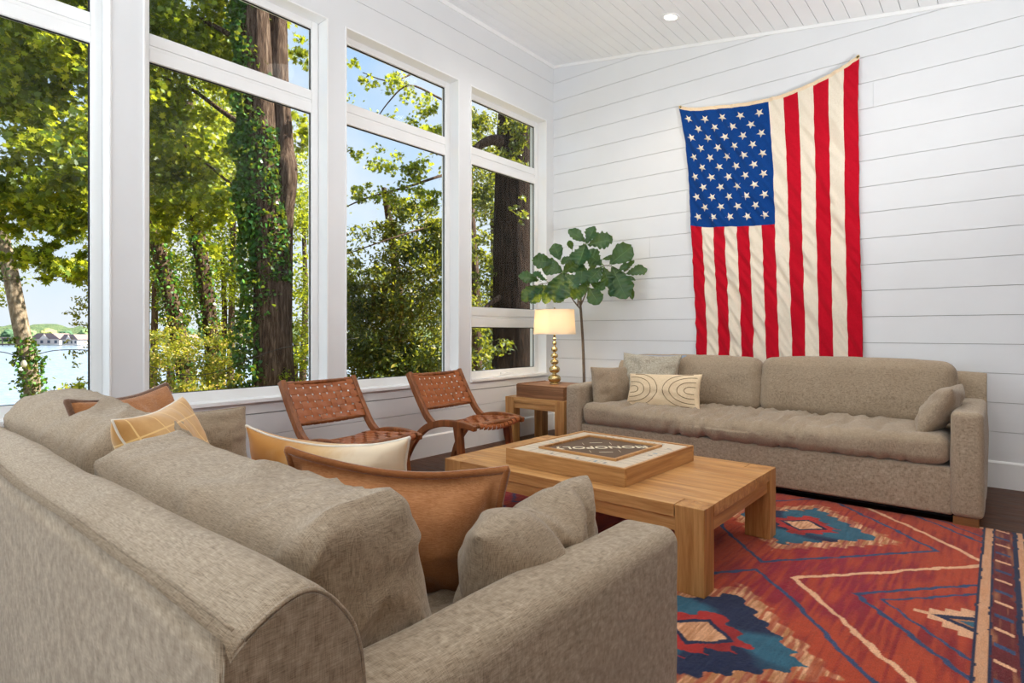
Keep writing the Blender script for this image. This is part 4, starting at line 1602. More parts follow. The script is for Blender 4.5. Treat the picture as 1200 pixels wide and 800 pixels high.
def crumple(p, u, v):
    # two soft creases running down from the top edge
    a_ = math.exp(-((u - 0.10 + 0.30 * v) / 0.10) ** 2) * 0.030
    b_ = math.exp(-((u - 0.45 - 0.15 * v) / 0.09) ** 2) * 0.018
    c_ = math.exp(-((v - 0.15 - 0.4 * u) / 0.14) ** 2) * 0.016 * max(0, 0.6 - u)
    k_ = 1 if p.y > 0 else -1
    th_ = min(1, abs(p.y) / 0.03)
    return Vector((p.x, p.y - k_ * (a_ + b_ + c_) * th_, p.z - 0.025 * math.exp(-((u - 0.05) / 0.25) ** 2) * max(0, v) - 0.04 * max(0, -u - 0.6) * max(0, v) + 0.0))
make_pillow('pillow', 'crumpled dark taupe pillow leaning on the near sofa right arm', 0.42, 0.275, 0.21, M['linen2'], (-0.775, 0.965, 0.420), (0.16, -0.02, math.radians(96)), seed=44, pinch=0.04, crush=0.0, wr=0.006, n=70, pw=0.38, bend=crumple)
make_pillow('pillow', 'small charcoal looking taupe pillow against the near sofa window side arm', 0.40, 0.27, 0.14, M['linen2'], (-2.49, 1.0, 0.44), (-0.10, 0.0, math.radians(92)), seed=47, pinch=0.03, piping=M['linen'], pipe_r=0.004)

# ================================================================== fiddle leaf fig
def fig_leaf_mesh(L, W, seed):
    rr = random.Random(seed)
    nu_, nv_ = 12, 18
    V, Fc = [], []
    fold = 0.10 + rr.random() * 0.22
    droop = rr.uniform(-0.1, 0.35)
    for j in range(nv_ + 1):
        t = j / nv_
        # fiddle outline: narrow waist low, broad rounded tip
        wdt = math.sin(PI * min(1, t * 0.98 + 0.01)) ** 0.6 * (0.40 + 0.75 * t ** 1.1) * (1.02 - 0.30 * max(0, t - 0.75) / 0.25)
        wdt *= 1 + 0.055 * math.sin(t * 26 + seed) 
        for i in range(nu_ + 1):
            u = -1 + 2 * i / nu_
            x = u * wdt * W / 2
            y = t * L
            z = fold * abs(x) - droop * L * t * t * 0.55
            z += 0.075 * W * math.sin((t * 7.5 - abs(u) * 0.9) * 2 * PI * 0.8) * abs(u) ** 0.7
            z += 0.05 * W * math.sin(t * 11 + seed + (2 if u > 0 else 0)) * abs(u) ** 3
            V.append((x, y, z))
    for j in range(nv_):
        for i in range(nu_):
            a_ = j * (nu_ + 1) + i
            Fc.append((a_, a_ + 1, a_ + nu_ + 2, a_ + nu_ + 1))
    # midrib below and petiole
    k = len(V)
    mb = MB()
    mb.v, mb.f, mb.mi = V, Fc, [0] * len(Fc)
    mb.tube([(0, -0.035, -0.004), (0, 0, -0.001), (0, L * 0.5, -droop * L * 0.25 * 0.55 + 0.0005), (0, L * 0.93, -droop * L * 0.86 * 0.55)], [0.0022, 0.0022, 0.0016, 0.0006], 5, 1)
    return mb

a = N('fig leaf', 0.34, 0.5)
f_ = a.noise(10, a.coord(), 4)
oi = a.n('ObjectInfo')
c_ = a.ramp(f_, [(0.3, srgb(16, 54, 34)), (0.7, srgb(40, 94, 50))])
c_ = a.mix(a.math('MULTIPLY', oi.outputs['Random'], 0.5), c_, srgb(28, 80, 60))
tl = a.n('BsdfTranslucent'); tl.inputs[0].default_value = srgb(170, 190, 40)
ms = a.n('MixShader'); ms.inputs[0].default_value = 0.20
a.color(c_)
a.l(a.b.outputs[0], ms.inputs[1]); a.l(tl.outputs[0], ms.inputs[2]); a.l(ms.outputs[0], a.out.inputs[0])
M['fig_leaf'] = a.m
M['fig_rib'] = m_plain('leaf rib', srgb(120, 150, 80), 0.5, 0.3)
M['fig_bark'] = m_plain('grey brown fig bark', srgb(112, 98, 86), 0.85, 0.2, var=0.2, scale=30, bump=0.3)
M['terracotta'] = m_plain('pale planter', srgb(205, 198, 188), 0.6, 0.3)
M['soil'] = m_plain('potting soil', srgb(60, 44, 34), 0.95, 0.1, var=0.3, scale=60, bump=0.6)

def fig_tree():
    bx, by = -3.02, 4.86
    t = thing('potted_fig_tree', 'fiddle leaf fig tree with a bare thin trunk in the corner behind the lamp', 'houseplant', (bx, by, 0))
    O = Vector((bx, by, 0))
    m = MB()
    m.lathe([(0.001, 0.0), (0.105, 0.0), (0.112, 0.02), (0.135, 0.26), (0.140, 0.30), (0.132, 0.30), (0.126, 0.262), (0.001, 0.262)], 40)
    m.build('pot', M['terracotta'], t, smooth=True)
    m = MB()
    m.lathe([(0.125, 0.262), (0.08, 0.272), (0.001, 0.276)], 24)
    m.build('soil', M['soil'], t, smooth=True)
    d0 = 5.63
    Zm = lambda px, py, d=5.60: at(600 + (px / 6.6667), 255 + py / 6.6667, d) - O
    tr = [Vector((0, 0, 0.25)), at(685.5, 500, d0) - O, at(684.5, 445, d0) - O, at(683, 400, d0) - O, at(680.5, 362, d0) - O, at(679.5, 352, d0 - 0.02) - O]
    m = MB()
    m.tube([Vector(p) for p in crv(tr, 6)], [0.016 - 0.005 * i / 30 for i in range(31)], 10)
    m.build('trunk', M['fig_bark'], t, smooth=True)
    br = [
        [(540, 720, 5.62), (490, 660, 5.58), (445, 595, 5.52), (400, 520, 5.47), (395, 430, 5.44)],
        [(540, 680, 5.62), (570, 610, 5.58), (600, 530, 5.55), (625, 480, 5.53), (700, 385, 5.52), (780, 380, 5.56), (890, 440, 5.62)],
        [(540, 665, 5.62), (540, 540, 5.56), (545, 430, 5.53), (560, 300, 5.52), (580, 200, 5.50)],
        [(515, 690, 5.60), (512, 560, 5.55), (480, 480, 5.50), (400, 430, 5.44), (300, 500, 5.34), (220, 520, 5.28)],
    ]
    m = MB()
    for b in br:
        p = [Vector(q) for q in crv([Zm(*q) for q in b], 5)]
        m.tube(p, [0.0075 - 0.0045 * i / len(p) for i in range(len(p))], 7)
    m.build('branch', M['fig_bark'], t, smooth=True)
    leaves = [(575, 190, 470, 108, .8), (583, 200, 632, 92, 1.0), (592, 212, 752, 175, 1.15), (572, 208, 530, 345, 1.25), (375, 330, 335, 225, 1.1),
              (312, 348, 190, 335, 1.05), (395, 420, 262, 372, 1.1), (402, 428, 522, 345, 1.15), (396, 432, 350, 610, 1.1), (404, 434, 492, 525, .9),
              (205, 490, 85, 455, .9), (268, 492, 188, 442, .8), (215, 528, 100, 618, .9), (240, 545, 165, 648, 1.0), (285, 538, 262, 650, .8),
              (400, 560, 362, 645, 1.1), (590, 540, 475, 600, 1.25), (600, 545, 665, 655, 1.15), (700, 372, 612, 280, 1.15), (700, 385, 612, 480, 1.05),
              (716, 385, 752, 512, 1.0), (765, 362, 905, 252, 1.05), (705, 325, 788, 312, .6), (782, 385, 875, 590, .95), (828, 420, 895, 366, .7),
              (868, 432, 930, 350, .5), (895, 440, 1027, 398, .8), (885, 452, 952, 476, .6), (905, 498, 936, 606, .45), (790, 515, 775, 600, .75),
              (612, 508, 705, 545, .8), (612, 455, 570, 525, .9), (545, 350, 545, 482, .8), (470, 300, 400, 342, .8), (292, 530, 200, 580, .9), (330, 535, 292, 602, .9),
              (470, 250, 450, 190, .9), (585, 300, 640, 390, .9)]
    rr = random.Random(12)
    right = Vector((CX[0], CY[0], 0)); fwd = Vector((CX[1], CY[1], 0))
    for i, (bx_, by_, tx, ty, wk) in enumerate(leaves):
        d = 5.20 + (bx_ - 90) / 850 * 0.22 + rr.uniform(-0.05, 0.06)
        b = Zm(bx_, by_, d)
        td = d - 0.03 + rr.uniform(-0.06, 0.05)
        e = Zm(tx, ty, td)
        ax_y = (e - b)
        L = ax_y.length
        ax_y.normalize()
        tocam = (-fwd + right * rr.uniform(-0.5, 0.5) + Vector((0, 0, 1)) * rr.uniform(0.0, 0.9)).normalized()
        ax_x = ax_y.cross(tocam).normalized()
        ax_z = ax_x.cross(ax_y).normalized()
        R = Matrix((ax_x, ax_y, ax_z)).transposed().to_4x4()
        mb = fig_leaf_mesh(L * 1.22, L * 1.08 * wk, i * 1.7)
        o = mb.build('leaf', [M['fig_leaf'], M['fig_rib']], t, smooth=True)
        o.matrix_local = Matrix.Translation(b) @ R
fig_tree()

# ================================================================== outdoors
rnd = np.random.RandomState(7)
def ground_z(x, y):
    d = np.maximum(0, -x - 4)
    return -0.75 - 0.05 * np.minimum(d, 14) - 0.10 * np.maximum(0, d - 14)

def terrain():
    xs = np.concatenate([np.linspace(-3.95, -20, 40), np.linspace(-21, -66, 46)])
    ys = np.linspace(-14, 75, 90)
    X, Y = np.meshgrid(xs, ys)
    Z = ground_z(X, Y) + 0.12 * np.sin(X * 0.7 + Y * 0.3) + 0.08 * np.sin(Y * 1.1 + X)
    ii = np.arange(X.size).reshape(X.shape)
    Q = np.stack([ii[:-1, :-1], ii[:-1, 1:], ii[1:, 1:], ii[1:, :-1]], -1).reshape(-1, 4)[:, ::-1]
    me = mesh_np('ground', np.stack([X, Y, Z], -1).reshape(-1, 3), Q)
    a = N('leaf litter and grass', 0.95, 0.1)
    f_ = a.noise(2.0, a.coord(), 8, 0.7)
    a.color(a.ramp(f_, [(0.3, srgb(84, 84, 40)), (0.5, srgb(132, 116, 66)), (0.7, srgb(140, 148, 70))]))
    a.bump(f_, 0.6, 0.1)
    o = link_mesh('ground', me, a.m); o['kind'] = 'structure'
terrain()
LAKE = -4.55
m = MB()
m.add([(-30, -260, LAKE), (-30, 420, LAKE), (-420, 420, LAKE), (-420, -260, LAKE)], [(0, 1, 2, 3)])
a = N('lake water', 0.22, 0.4)
f_ = a.noise(0.6, a.coord((1, 2.5, 1)), 4)
a.color(a.ramp(f_, [(0.3, srgb(112, 130, 156)), (0.7, srgb(140, 156, 180))]))
a.bump(f_, 0.25, 0.4)
o = m.build('lake_water', a.m); o['kind'] = 'structure'

# far shore: low wooded hills
def shore():
    n_ = 260
    xs = np.linspace(-0, 1, n_)
    V = []
    ang0, ang1 = math.radians(95), math.radians(185)
    rows = [(330, 0.2), (336, 0.8), (346, 1.8), (370, 4.0), (420, 7.0), (500, 9.5)]
    r_ = np.random.RandomState(3)
    for k, (R_, h) in enumerate(rows):
        for i in range(n_):
            a_ = ang0 + (ang1 - ang0) * i / (n_ - 1)
            bump = h * (0.75 + 0.25 * math.sin(i * 0.13 + k) + 0.22 * r_.rand())
            V.append((R_ * math.cos(a_), R_ * math.sin(a_), LAKE + (bump if k else -0.2)))
    V = np.array(V)
    ii = np.arange(len(V)).reshape(len(rows), n_)
    Q = np.stack([ii[:-1, :-1], ii[:-1, 1:], ii[1:, 1:], ii[1:, :-1]], -1).reshape(-1, 4)
    me = mesh_np('far_shore_hills', V, Q)
    a = N('hazy distant woods', 0.95, 0.05)
    f_ = a.noise(0.35, a.coord(), 8, 0.8)
    a.color(a.ramp(f_, [(0.36, srgb(70, 98, 84)), (0.5, srgb(110, 134, 100)), (0.64, srgb(158, 162, 116))]))  # aerial haze mixed into the hill colours
    a.bump(f_, 1.0, 3)
    o = link_mesh('far_shore_hills', me, a.m); o['kind'] = 'structure'
shore()

def blob_tree(px, py, d, hpx, mat, label):
    """distant rounded tree"""
    c = at(px, py, d)
    h = hpx * d / F
    base = Vector((c.x, c.y, LAKE + 0.6))
    t = thing('distant_tree', label, 'tree', base, 0, 'trees on the far shore')
    bm = bmesh.new()
    bmesh.ops.create_icosphere(bm, subdivisions=4, radius=1)
    for v in bm.verts:
        k = 1 + 0.28 * noise.fractal(v.co * 2.6 + Vector((px, py, 0)), 0.6, 2, 4)
        v.co = Vector((v.co.x * h * 0.52 * k, v.co.y * h * 0.52 * k, v.co.z * h * 0.42 * k + h * 0.55))
    me = bpy.data.meshes.new('crown')
    bm.to_mesh(me); bm.free()
    link_mesh('crown', me, mat, t)
    m = MB(); m.tube([(0, 0, -0.8), (0, 0, h * 0.4)], [h * 0.05, h * 0.03], 6)
    m.build('trunk', M['bark'], t)
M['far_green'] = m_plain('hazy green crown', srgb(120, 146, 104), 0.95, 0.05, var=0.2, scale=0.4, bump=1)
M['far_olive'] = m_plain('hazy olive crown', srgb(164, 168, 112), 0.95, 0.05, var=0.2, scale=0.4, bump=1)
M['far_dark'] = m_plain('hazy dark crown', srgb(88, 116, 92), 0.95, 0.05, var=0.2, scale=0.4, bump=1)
r_ = random.Random(9)
for i in range(20):
    px = -36 + i * 23 + r_.uniform(-2, 2)
    k = i % 3
    blob_tree(px, 396, 268 + (i % 2) * 26 + r_.uniform(-3, 3), r_.uniform(13, 18), [M['far_green'], M['far_olive'], M['far_dark']][k],
              ['hazy green tree on the far lake shore', 'hazy olive tree on the far lake shore', 'hazy dark green tree on the far lake shore'][k])

M['house_wall'] = m_plain('pale house siding', srgb(214, 200, 192), 0.8, 0.2)
M['house_roof'] = m_plain('grey brown roof', srgb(132, 116, 116), 0.8, 0.2)
M['house_glass'] = m_plain('dark window', srgb(70, 82, 96), 0.2, 0.6)
def house(px, d, wpx, hpx, label):
    c = at(px, 402, d)
    w_ = wpx * d / F; h = hpx * d / F
    t = thing('lake_house', label, 'house', (c.x, c.y, LAKE + 0.3), YAW)
    m = MB(); m.box(-w_ / 2, w_ / 2, -4, 4, 0, h * 0.5); m.build('wall', M['house_wall'], t)
    m = MB(); m.prism([(-w_ / 2 - .5, h * 0.5), (w_ / 2 + .5, h * 0.5), (w_ * 0.28, h), (-w_ * 0.28, h)], -4.5, 4.5, 'Y'); m.build('roof', M['house_roof'], t)
    m = MB(); m.prism([(-w_ * .16, h * 0.5), (w_ * .16, h * 0.5), (0, h * 0.92)], -4.9, -3.9, 'Y'); m.build('gable', M['house_wall'], t)
    for i in range(4):
        m = MB(); x_ = -w_ * 0.38 + i * w_ * 0.25
        m.box(x_ - w_ * 0.05, x_ + w_ * 0.05, -4.06, -3.98, h * 0.12, h * 0.38); m.build('window', M['house_glass'], t)
house(62, 250, 32, 13, 'pale lakeside house on the far shore right of the leaning trunk')
house(90, 247, 18, 12, 'smaller pale lakeside house close to the window frame')
house(215, 250, 26, 12, 'pale lakeside house seen between the ivy covered trunks')
house(276, 252, 24, 12, 'pale lakeside house seen left of the thick trunk')
# dock across the left
m = MB()
p0, p1 = at(-30, 400, 240), at(30, 400, 240)
t = thing('boat_dock', 'low grey covered boat dock on the far shore at the left', 'dock', (p0.x, p0.y, LAKE), YAW)
L = (p1 - p0).length
m.box(0, L, -2, 2, 0.3, 0.8); m.build('deck', M['house_roof'], t)
m = MB(); m.box(0, L, -2.4, 2.4, 3.0, 3.4); m.build('roof', M['house_roof'], t)
for i in range(9):
    m = MB(); x_ = i * L / 8
    m.box(x_ - .15, x_ + .15, -2, -1.7, -0.5, 3.0); m.build('post', M['house_roof'], t)

# ---- leaf clouds
def leaf_shape(kind):
    if kind == 'maple':
        pts = []
        tips = [(0, 1.0), (0.62, 0.62), (0.80, 0.05), (0.38, -0.38)]
        pin = [(0.24, 0.42), (0.36, 0.20), (0.26, -0.10)]
        right_ = [(0, -0.30), (0.38, -0.36), (0.30, -0.08), (0.82, 0.05), (0.36, 0.24), (0.60, 0.66), (0.20, 0.48), (0, 1.0)]
        return right_ + [(-x, y) for x, y in right_[1:-1][::-1]]
    if kind == 'ivy':
        return [(0, -0.5), (0.5, -0.45), (0.55, 0.1), (0, 0.75), (-0.55, 0.1), (-0.5, -0.45)]
    return [(0, -0.6), (0.32, -0.1), (0.22, 0.35), (0, 0.8), (-0.22, 0.35), (-0.32, -0.1)]

def leaves_mesh(name, P, size, kind, seed, up=0.35, tone_bias=None, toward=None):
    r = np.random.RandomState(seed)
    n_ = len(P)
    sh = np.array(leaf_shape(kind))
    k = len(sh)
    nrm = r.normal(size=(n_, 3))
    nrm[:, 2] += up * 2
    if toward is not None:
        nrm += toward
    nrm /= np.linalg.norm(nrm, axis=1)[:, None]
    t = r.normal(size=(n_, 3)); t[:, 2] -= 0.6
    t -= (t * nrm).sum(1)[:, None] * nrm
    t /= np.linalg.norm(t, axis=1)[:, None]
    b = np.cross(nrm, t)
    s_ = size * (0.65 + 0.6 * r.rand(n_))
    curl = r.uniform(-0.25, 0.35, n_)
    z = -np.abs(sh[:, 0])[None, :] * curl[:, None]
    V = P[:, None, :] + (b[:, None, :] * sh[None, :, 0:1] + t[:, None, :] * sh[None, :, 1:2] + nrm[:, None, :] * z[:, :, None]) * s_[:, None, None] * 0.62
    V = V.reshape(-1, 3)
    Q = np.arange(n_ * k).reshape(n_, k)
    me = mesh_np(name, V, Q)
    tone = np.clip(r.rand(n_) ** 1.4 + (tone_bias if tone_bias is not None else 0), 0, 1)
    at_ = me.attributes.new('tone', 'FLOAT', 'POINT')
    at_.data.foreach_set('value', np.repeat(tone, k).astype(np.float32))
    return me

def clump_points(clumps, r, density):
    out = []
    for (px, py, d, rp, *rest) in clumps:
        fl_ = rest[0] if rest else 0.75
        dens = rest[1] if len(rest) > 1 else 1.0
        c = np.array(at(px, py, d))
        R_ = rp * d / F
        # sub-clusters make the crown lumpy with gaps
        nsub = max(10, int(60 * (R_ / 1.0) ** 1.6 * dens))
        sub = r.normal(size=(nsub, 3)) * 0.5
        sub *= np.array([1, 1, fl_])
        n_ = int(2.6 * density * dens * R_ ** 2)
        which = r.randint(0, nsub, n_)
        pts = sub[which] * R_ + r.normal(size=(n_, 3)) * 0.15 * min(R_, 1.3) * np.array([1.2, 1.2, 0.7])
        out.append(c + pts)
    return np.concatenate(out)

def tree(name, label, trunks, clumps, size, mat, kind, seed, density=900, branches=(), group=None, ivy=None, extra_tone=0.0):
    """trunks: list of paths (px,py,d,radius_px)"""
    r = np.random.RandomState(seed)
    p0 = trunks[0][0] if trunks else clumps[0]
    c = at(p0[0], p0[1], p0[2])
    base = Vector((c.x, c.y, float(ground_z(c.x, c.y))))
    t = thing(name, label, 'tree' if trunks else 'shrub', base, 0, group)
    bark = {'thick_dark_tree': M['bark_shaded'], 'leaning_tree': M['bark_pale']}.get(name, M['bark_tree'])
    for tr_ in trunks:
        pts = [at(q[0], q[1], q[2]) for q in tr_]
        rad = [q[3] * q[2] / F for q in tr_]
        p = pts[0]
        gz = float(ground_z(p.x, p.y)) - 0.3
        if p.z > gz + 0.2:
            pts = [Vector((p.x, p.y, gz))] + pts
            rad = [rad[0] * 1.25] + rad
        cp = crv([tuple(q) + (w_,) for q, w_ in zip(pts, rad)], 10)
        m = MB()
        ns = 18
        V = []
        for i, q in enumerate(cp):
            for k in range(ns):
                a_ = 2 * PI * k / ns
                rr = q[3] * (1 + 0.10 * noise.noise(Vector((math.cos(a_) * 2.4, math.sin(a_) * 2.4, q[2] * 0.7 + seed))) + 0.04 * noise.noise(Vector((math.cos(a_) * 7, math.sin(a_) * 7, q[2] * 1.4))))
                V.append((q[0] + rr * math.cos(a_) - base.x, q[1] + rr * math.sin(a_) - base.y, q[2] - base.z))
        Fc = []
        for i in range(len(cp) - 1):
            for k in range(ns):
                k2 = (k + 1) % ns
                Fc.append((i * ns + k, i * ns + k2, (i + 1) * ns + k2, (i + 1) * ns + k))
        m.add(V, Fc)
        m.build('trunk', bark, t, smooth=True)
    if branches:
        m = MB()
        for b in branches:
            pp = [at(*q[:3]) - base for q in b]
            cp = crv([tuple(v) for v in pp], 5)
            r0 = b[0][3] * b[0][2] / F
            m.tube([Vector(v) for v in cp], [max(0.004, r0 * (1 - 0.8 * i / len(cp))) for i in range(len(cp))], 7)
        m.build('branch', M['bark_tree'], t, smooth=True)
    if clumps:
        P = clump_points(clumps, r, density) - np.array(base)
        me = leaves_mesh('foliage', P, size, kind, seed + 1, tone_bias=extra_tone)
        link_mesh('foliage', me, mat, t, False)
    if ivy:
        P = []
        for (path, n_, spread) in ivy:
            pts = np.array([list(at(q[0], q[1], q[2])) + [q[3] * q[2] / F] for q in path])
            s_ = r.rand(n_) * (len(path) - 1)
            i = np.minimum(s_.astype(int), len(path) - 2)
            f_ = (s_ - i)[:, None]
            q = pts[i] * (1 - f_) + pts[i + 1] * f_
            ang = r.rand(n_) * 2 * PI
            rr = q[:, 3] * (1.03 + spread * np.abs(r.normal(size=n_)) * (0.5 + 0.5 * np.sin(s_ * 9 + ang * 2)))
            P.append(np.stack([q[:, 0] + rr * np.cos(ang), q[:, 1] + rr * np.sin(ang), q[:, 2]], -1))
        P = np.concatenate(P) - np.array(base)
        me = leaves_mesh('ivy', P, size * 0.70, 'ivy', seed + 5, up=0.1)
        link_mesh('ivy', me, M['leaf_ivy'], t, False)
    return t

a = N('furrowed bark', 0.95, 0.1)
f_ = a.noise(1, a.coord((26, 26, 3.2)), 8, 0.72, 0.5)
a.color(a.ramp(f_, [(0.32, srgb(38, 28, 24)), (0.5, srgb(86, 68, 58)), (0.68, srgb(138, 118, 104))]))
a.bump(f_, 1.0, 0.05)
M['bark_tree'] = a.m
a = N('shaded furrowed bark', 0.95, 0.1)
f_ = a.noise(1, a.coord((26, 26, 3.2)), 8, 0.72, 0.5)
a.color(a.ramp(f_, [(0.32, srgb(20, 15, 12)), (0.5, srgb(46, 34, 28)), (0.68, srgb(80, 62, 52))]))  # shade on the thick trunk painted in as darker bark
a.bump(f_, 1.0, 0.05)
M['bark_shaded'] = a.m
a = N('pale smooth bark', 0.9, 0.1)
f_ = a.noise(1, a.coord((18, 18, 7)), 8, 0.72, 0.5)
a.color(a.ramp(f_, [(0.32, srgb(92, 78, 66)), (0.5, srgb(142, 126, 110)), (0.68, srgb(186, 172, 156))]))
a.bump(f_, 0.8, 0.03)
M['bark_pale'] = a.m

# thick ivy covered tree in the second window: two stems that join
tree('ivy_covered_tree', 'thick ivy covered forked tree trunk in the second window', 
     [[(322, 520, 9.0, 27), (321, 440, 9.0, 23), (318, 340, 9.0, 21), (311, 250, 9.0, 20), (305, 150, 9.0, 17), (300, 40, 9.0, 16), (294, -90, 9.0, 14)],
      [(331, 300, 9.2, 11), (336, 205, 9.1, 12), (333, 170, 9.2, 10.5), (326, 90, 9.2, 11.5), (324, 0, 9.3, 11.5), (322, -100, 9.3, 10)]],
     [(225, 60, 9.5, 62), (210, 190, 9.6, 60), (350, 150, 10.5, 24, .8, .5), (352, 60, 10.5, 20, .8, .5), (190, 130, 9.6, 50), (150, 40, 9.2, 60), (250, -40, 9.5, 70), (240, 250, 9.6, 45, .8, .7), (300, -90, 9, 60), (190, 240, 9.8, 40, .8, .8), (275, 180, 9.9, 30, .9, .8), (270, 60, 9.9, 40, .9, .8), (180, 30, 9.6, 40)],
     0.115, M['leaf_maple'], 'maple', 11, 1700,
     branches=[[(300, 60, 9, 4), (250, 30, 9.3, 3), (200, 10, 9.5, 2), (160, 5, 9.4, 1)], [(305, 160, 9, 4), (260, 130, 9.4, 3), (225, 105, 9.6, 2), (190, 90, 9.6, 1)], [(308, 250, 9, 3), (270, 215, 9.5, 2.4), (215, 170, 9.6, 1.5)]],
     ivy=[([(300, 470, 9.0, 22), (306, 340, 9.0, 19), (299, 230, 9.0, 17), (297, 150, 9.0, 16), (290, 40, 9.0, 14), (287, -60, 9.0, 12)], 11000, 0.40), ([(318, 330, 9.0, 19), (312, 250, 9.0, 20), (306, 150, 9.0, 17)], 2600, 0.08)])
# leaning slender tree by the water, its crown over the first window
tree('leaning_tree', 'slender leaning tree trunk in the first window with lake behind',
     [[(40, 500, 11, 9), (36, 440, 11, 8.5), (24, 380, 11, 8), (10, 310, 11, 7.5), (-2, 260, 11, 7), (-30, 120, 11, 6), (-45, -20, 11, 5)]],
     [(60, 60, 7.6, 60), (75, 170, 7.6, 55), (80, 250, 7.7, 45), (30, 110, 8.0, 60, .8, .8), (10, 40, 7.8, 60), (90, -10, 7.6, 60), (-30, 230, 8.2, 50), (60, 300, 7.9, 28, .6, .8), (25, 225, 8.5, 40, .8, .5), (15, 300, 8.5, 22, .6, .5), (-60, 120, 8, 60), (80, 320, 7.8, 30, .6, .8), (95, 210, 7.4, 40), (45, 250, 8, 40, .7, .8), (95, 60, 7.5, 40)],
     0.115, M['leaf_maple'], 'maple', 23, 1900,
     branches=[[(-2, 260, 11, 4), (20, 180, 9.5, 3), (50, 130, 8.5, 2), (90, 90, 7.8, 1)], [(-10, 220, 11, 3), (40, 230, 9, 2.4), (80, 250, 8, 1.2)]],
     ivy=[([(42, 480, 11, 11), (36, 430, 11, 10), (28, 395, 11, 7)], 900, 0.5), ([(12, 330, 11, 7), (2, 280, 11, 7)], 200, 0.3)])
tree('ivy_covered_tree', 'left of the two slim ivy covered trunks in the second window',
     [[(222, 480, 12, 10), (212, 410, 12, 9), (200, 350, 12, 8.5), (188, 300, 12, 8), (176, 250, 12, 8), (160, 160, 12, 7)]], [(180, 200, 12.5, 60, .8, 1)], 0.12, M['leaf_maple'], 'maple', 31, 900,
     ivy=[([(222, 470, 12, 11), (206, 380, 12, 11), (190, 310, 12, 10), (174, 240, 12, 9)], 1700, 0.5)])
tree('ivy_covered_tree', 'right of the two slim ivy covered trunks in the second window',
     [[(252, 480, 12.5, 9), (248, 400, 12.5, 8.5), (241, 340, 12.5, 8), (233, 280, 12.5, 7.5), (226, 220, 12.5, 7), (220, 120, 12.5, 6)]], [(235, 180, 13, 60, .8, 1)], 0.12, M['leaf_maple'], 'maple', 37, 900,
     ivy=[([(251, 470, 12.5, 10), (245, 380, 12.5, 10), (236, 310, 12.5, 9), (228, 240, 12.5, 8)], 1600, 0.5)])
# third window: loose branches above, a dense dark mass below
tree('leafy_tree', 'leafy tree filling the lower part of the third window',
     [[(470, 480, 12, 8), (468, 380, 12, 6), (462, 300, 12, 5), (450, 220, 12, 3)]],
     [(420, 330, 11.4, 26, .9, 1), (425, 375, 11.2, 34), (415, 420, 11, 34), (515, 290, 11.2, 34), (460, 265, 11.4, 26, .8, .8), (470, 300, 11, 50), (440, 360, 11, 45), (500, 350, 11, 50), (450, 420, 10.5, 50), (505, 420, 10.5, 50), (495, 260, 11, 34, .8, .8), (430, 410, 10.8, 40), (470, 240, 11.2, 24, .8, .6), (415, 345, 11, 24, .8, .8), (450, 460, 10.5, 40), (505, 460, 10.5, 40)],
     0.10, M['leaf_dark'], 'oval', 43, 2600, extra_tone=0.04)
tree('branching_tree', 'open branched tree with sparse leaves high in the third window',
     [[(560, 480, 13, 7), (556, 330, 13, 6), (548, 200, 13, 5), (540, 60, 13, 4)]],
     [(500, 130, 9.8, 26, .7, .7), (470, 100, 9.8, 22, .7, .5), (450, 140, 9.8, 18, .6, .4), (430, 95, 9.8, 16, .6, .45), (415, 180, 9.8, 14, .6, .4), (450, 190, 9.8, 24, .5, .45), (490, 195, 9.8, 24, .6, .6), (425, 225, 9.8, 20, .5, .5), (465, 225, 9.8, 24, .6, .6), (505, 230, 9.8, 20, .6, .8), (415, 75, 9.4, 9, .6, .6), (510, 160, 9.8, 18, .7, .8)],
     0.085, M['leaf_maple'], 'maple', 53, 1500,
     branches=[[(548, 200, 13, 1.8), (520, 205, 11, 1.35), (480, 218, 10, 0.9), (430, 232, 9.8, 1.2), (400, 245, 9.8, .6)], [(545, 130, 13, 1.35), (515, 115, 11, 1.08), (480, 100, 10, 0.81), (455, 120, 9.8, 1), (435, 150, 9.8, .6)], [(540, 80, 13, 1.35), (500, 80, 11, 0.9), (460, 95, 10, 1.2), (425, 85, 9.8, .6)], [(550, 240, 13, 1.35), (510, 262, 11, 0.9), (450, 282, 10, 1.2), (400, 300, 10, .7)]])
# fourth window: one very thick dark trunk
tree('thick_dark_tree', 'very thick dark tree trunk close outside the fourth window',
     [[(602, 480, 10, 28), (601, 400, 10, 25), (601, 320, 10, 23), (602, 240, 10, 22), (604, 160, 10, 22), (608, 40, 10, 20)]],
     [(560, 280, 10.6, 18, 1, 1), (565, 240, 10.8, 18, 1, 1), (560, 370, 10.6, 18, 1, 1), (562, 140, 10.6, 18, 1, 1), (612, 150, 8.9, 16, .9, .8), (608, 250, 8.9, 14, .9, .6), (590, 410, 8.8, 14, .8, .8), (565, 150, 9.2, 16, .9, .9), (600, 160, 9.0, 24, .9, 1.1), (560, 230, 9.6, 18, .9, 1.0), (610, 190, 9.0, 18, .8, .9), (562, 330, 9.6, 16, .9, .8), (566, 400, 9.2, 16, .9, 1.0), (596, 375, 8.8, 12, .8, .5), (580, 300, 10.8, 18, .9, .8), (626, 300, 11.5, 16, 1, 1), (626, 200, 11.5, 16, 1, 1)],
     0.10, M['leaf_dark'], 'oval', 61, 1500,
     branches=[[(604, 190, 10, 9), (585, 165, 9.8, 7), (560, 172, 9.6, 5), (535, 200, 9.5, 3)], [(600, 340, 10, 4), (575, 355, 9.6, 2), (560, 372, 9.4, 1)]])
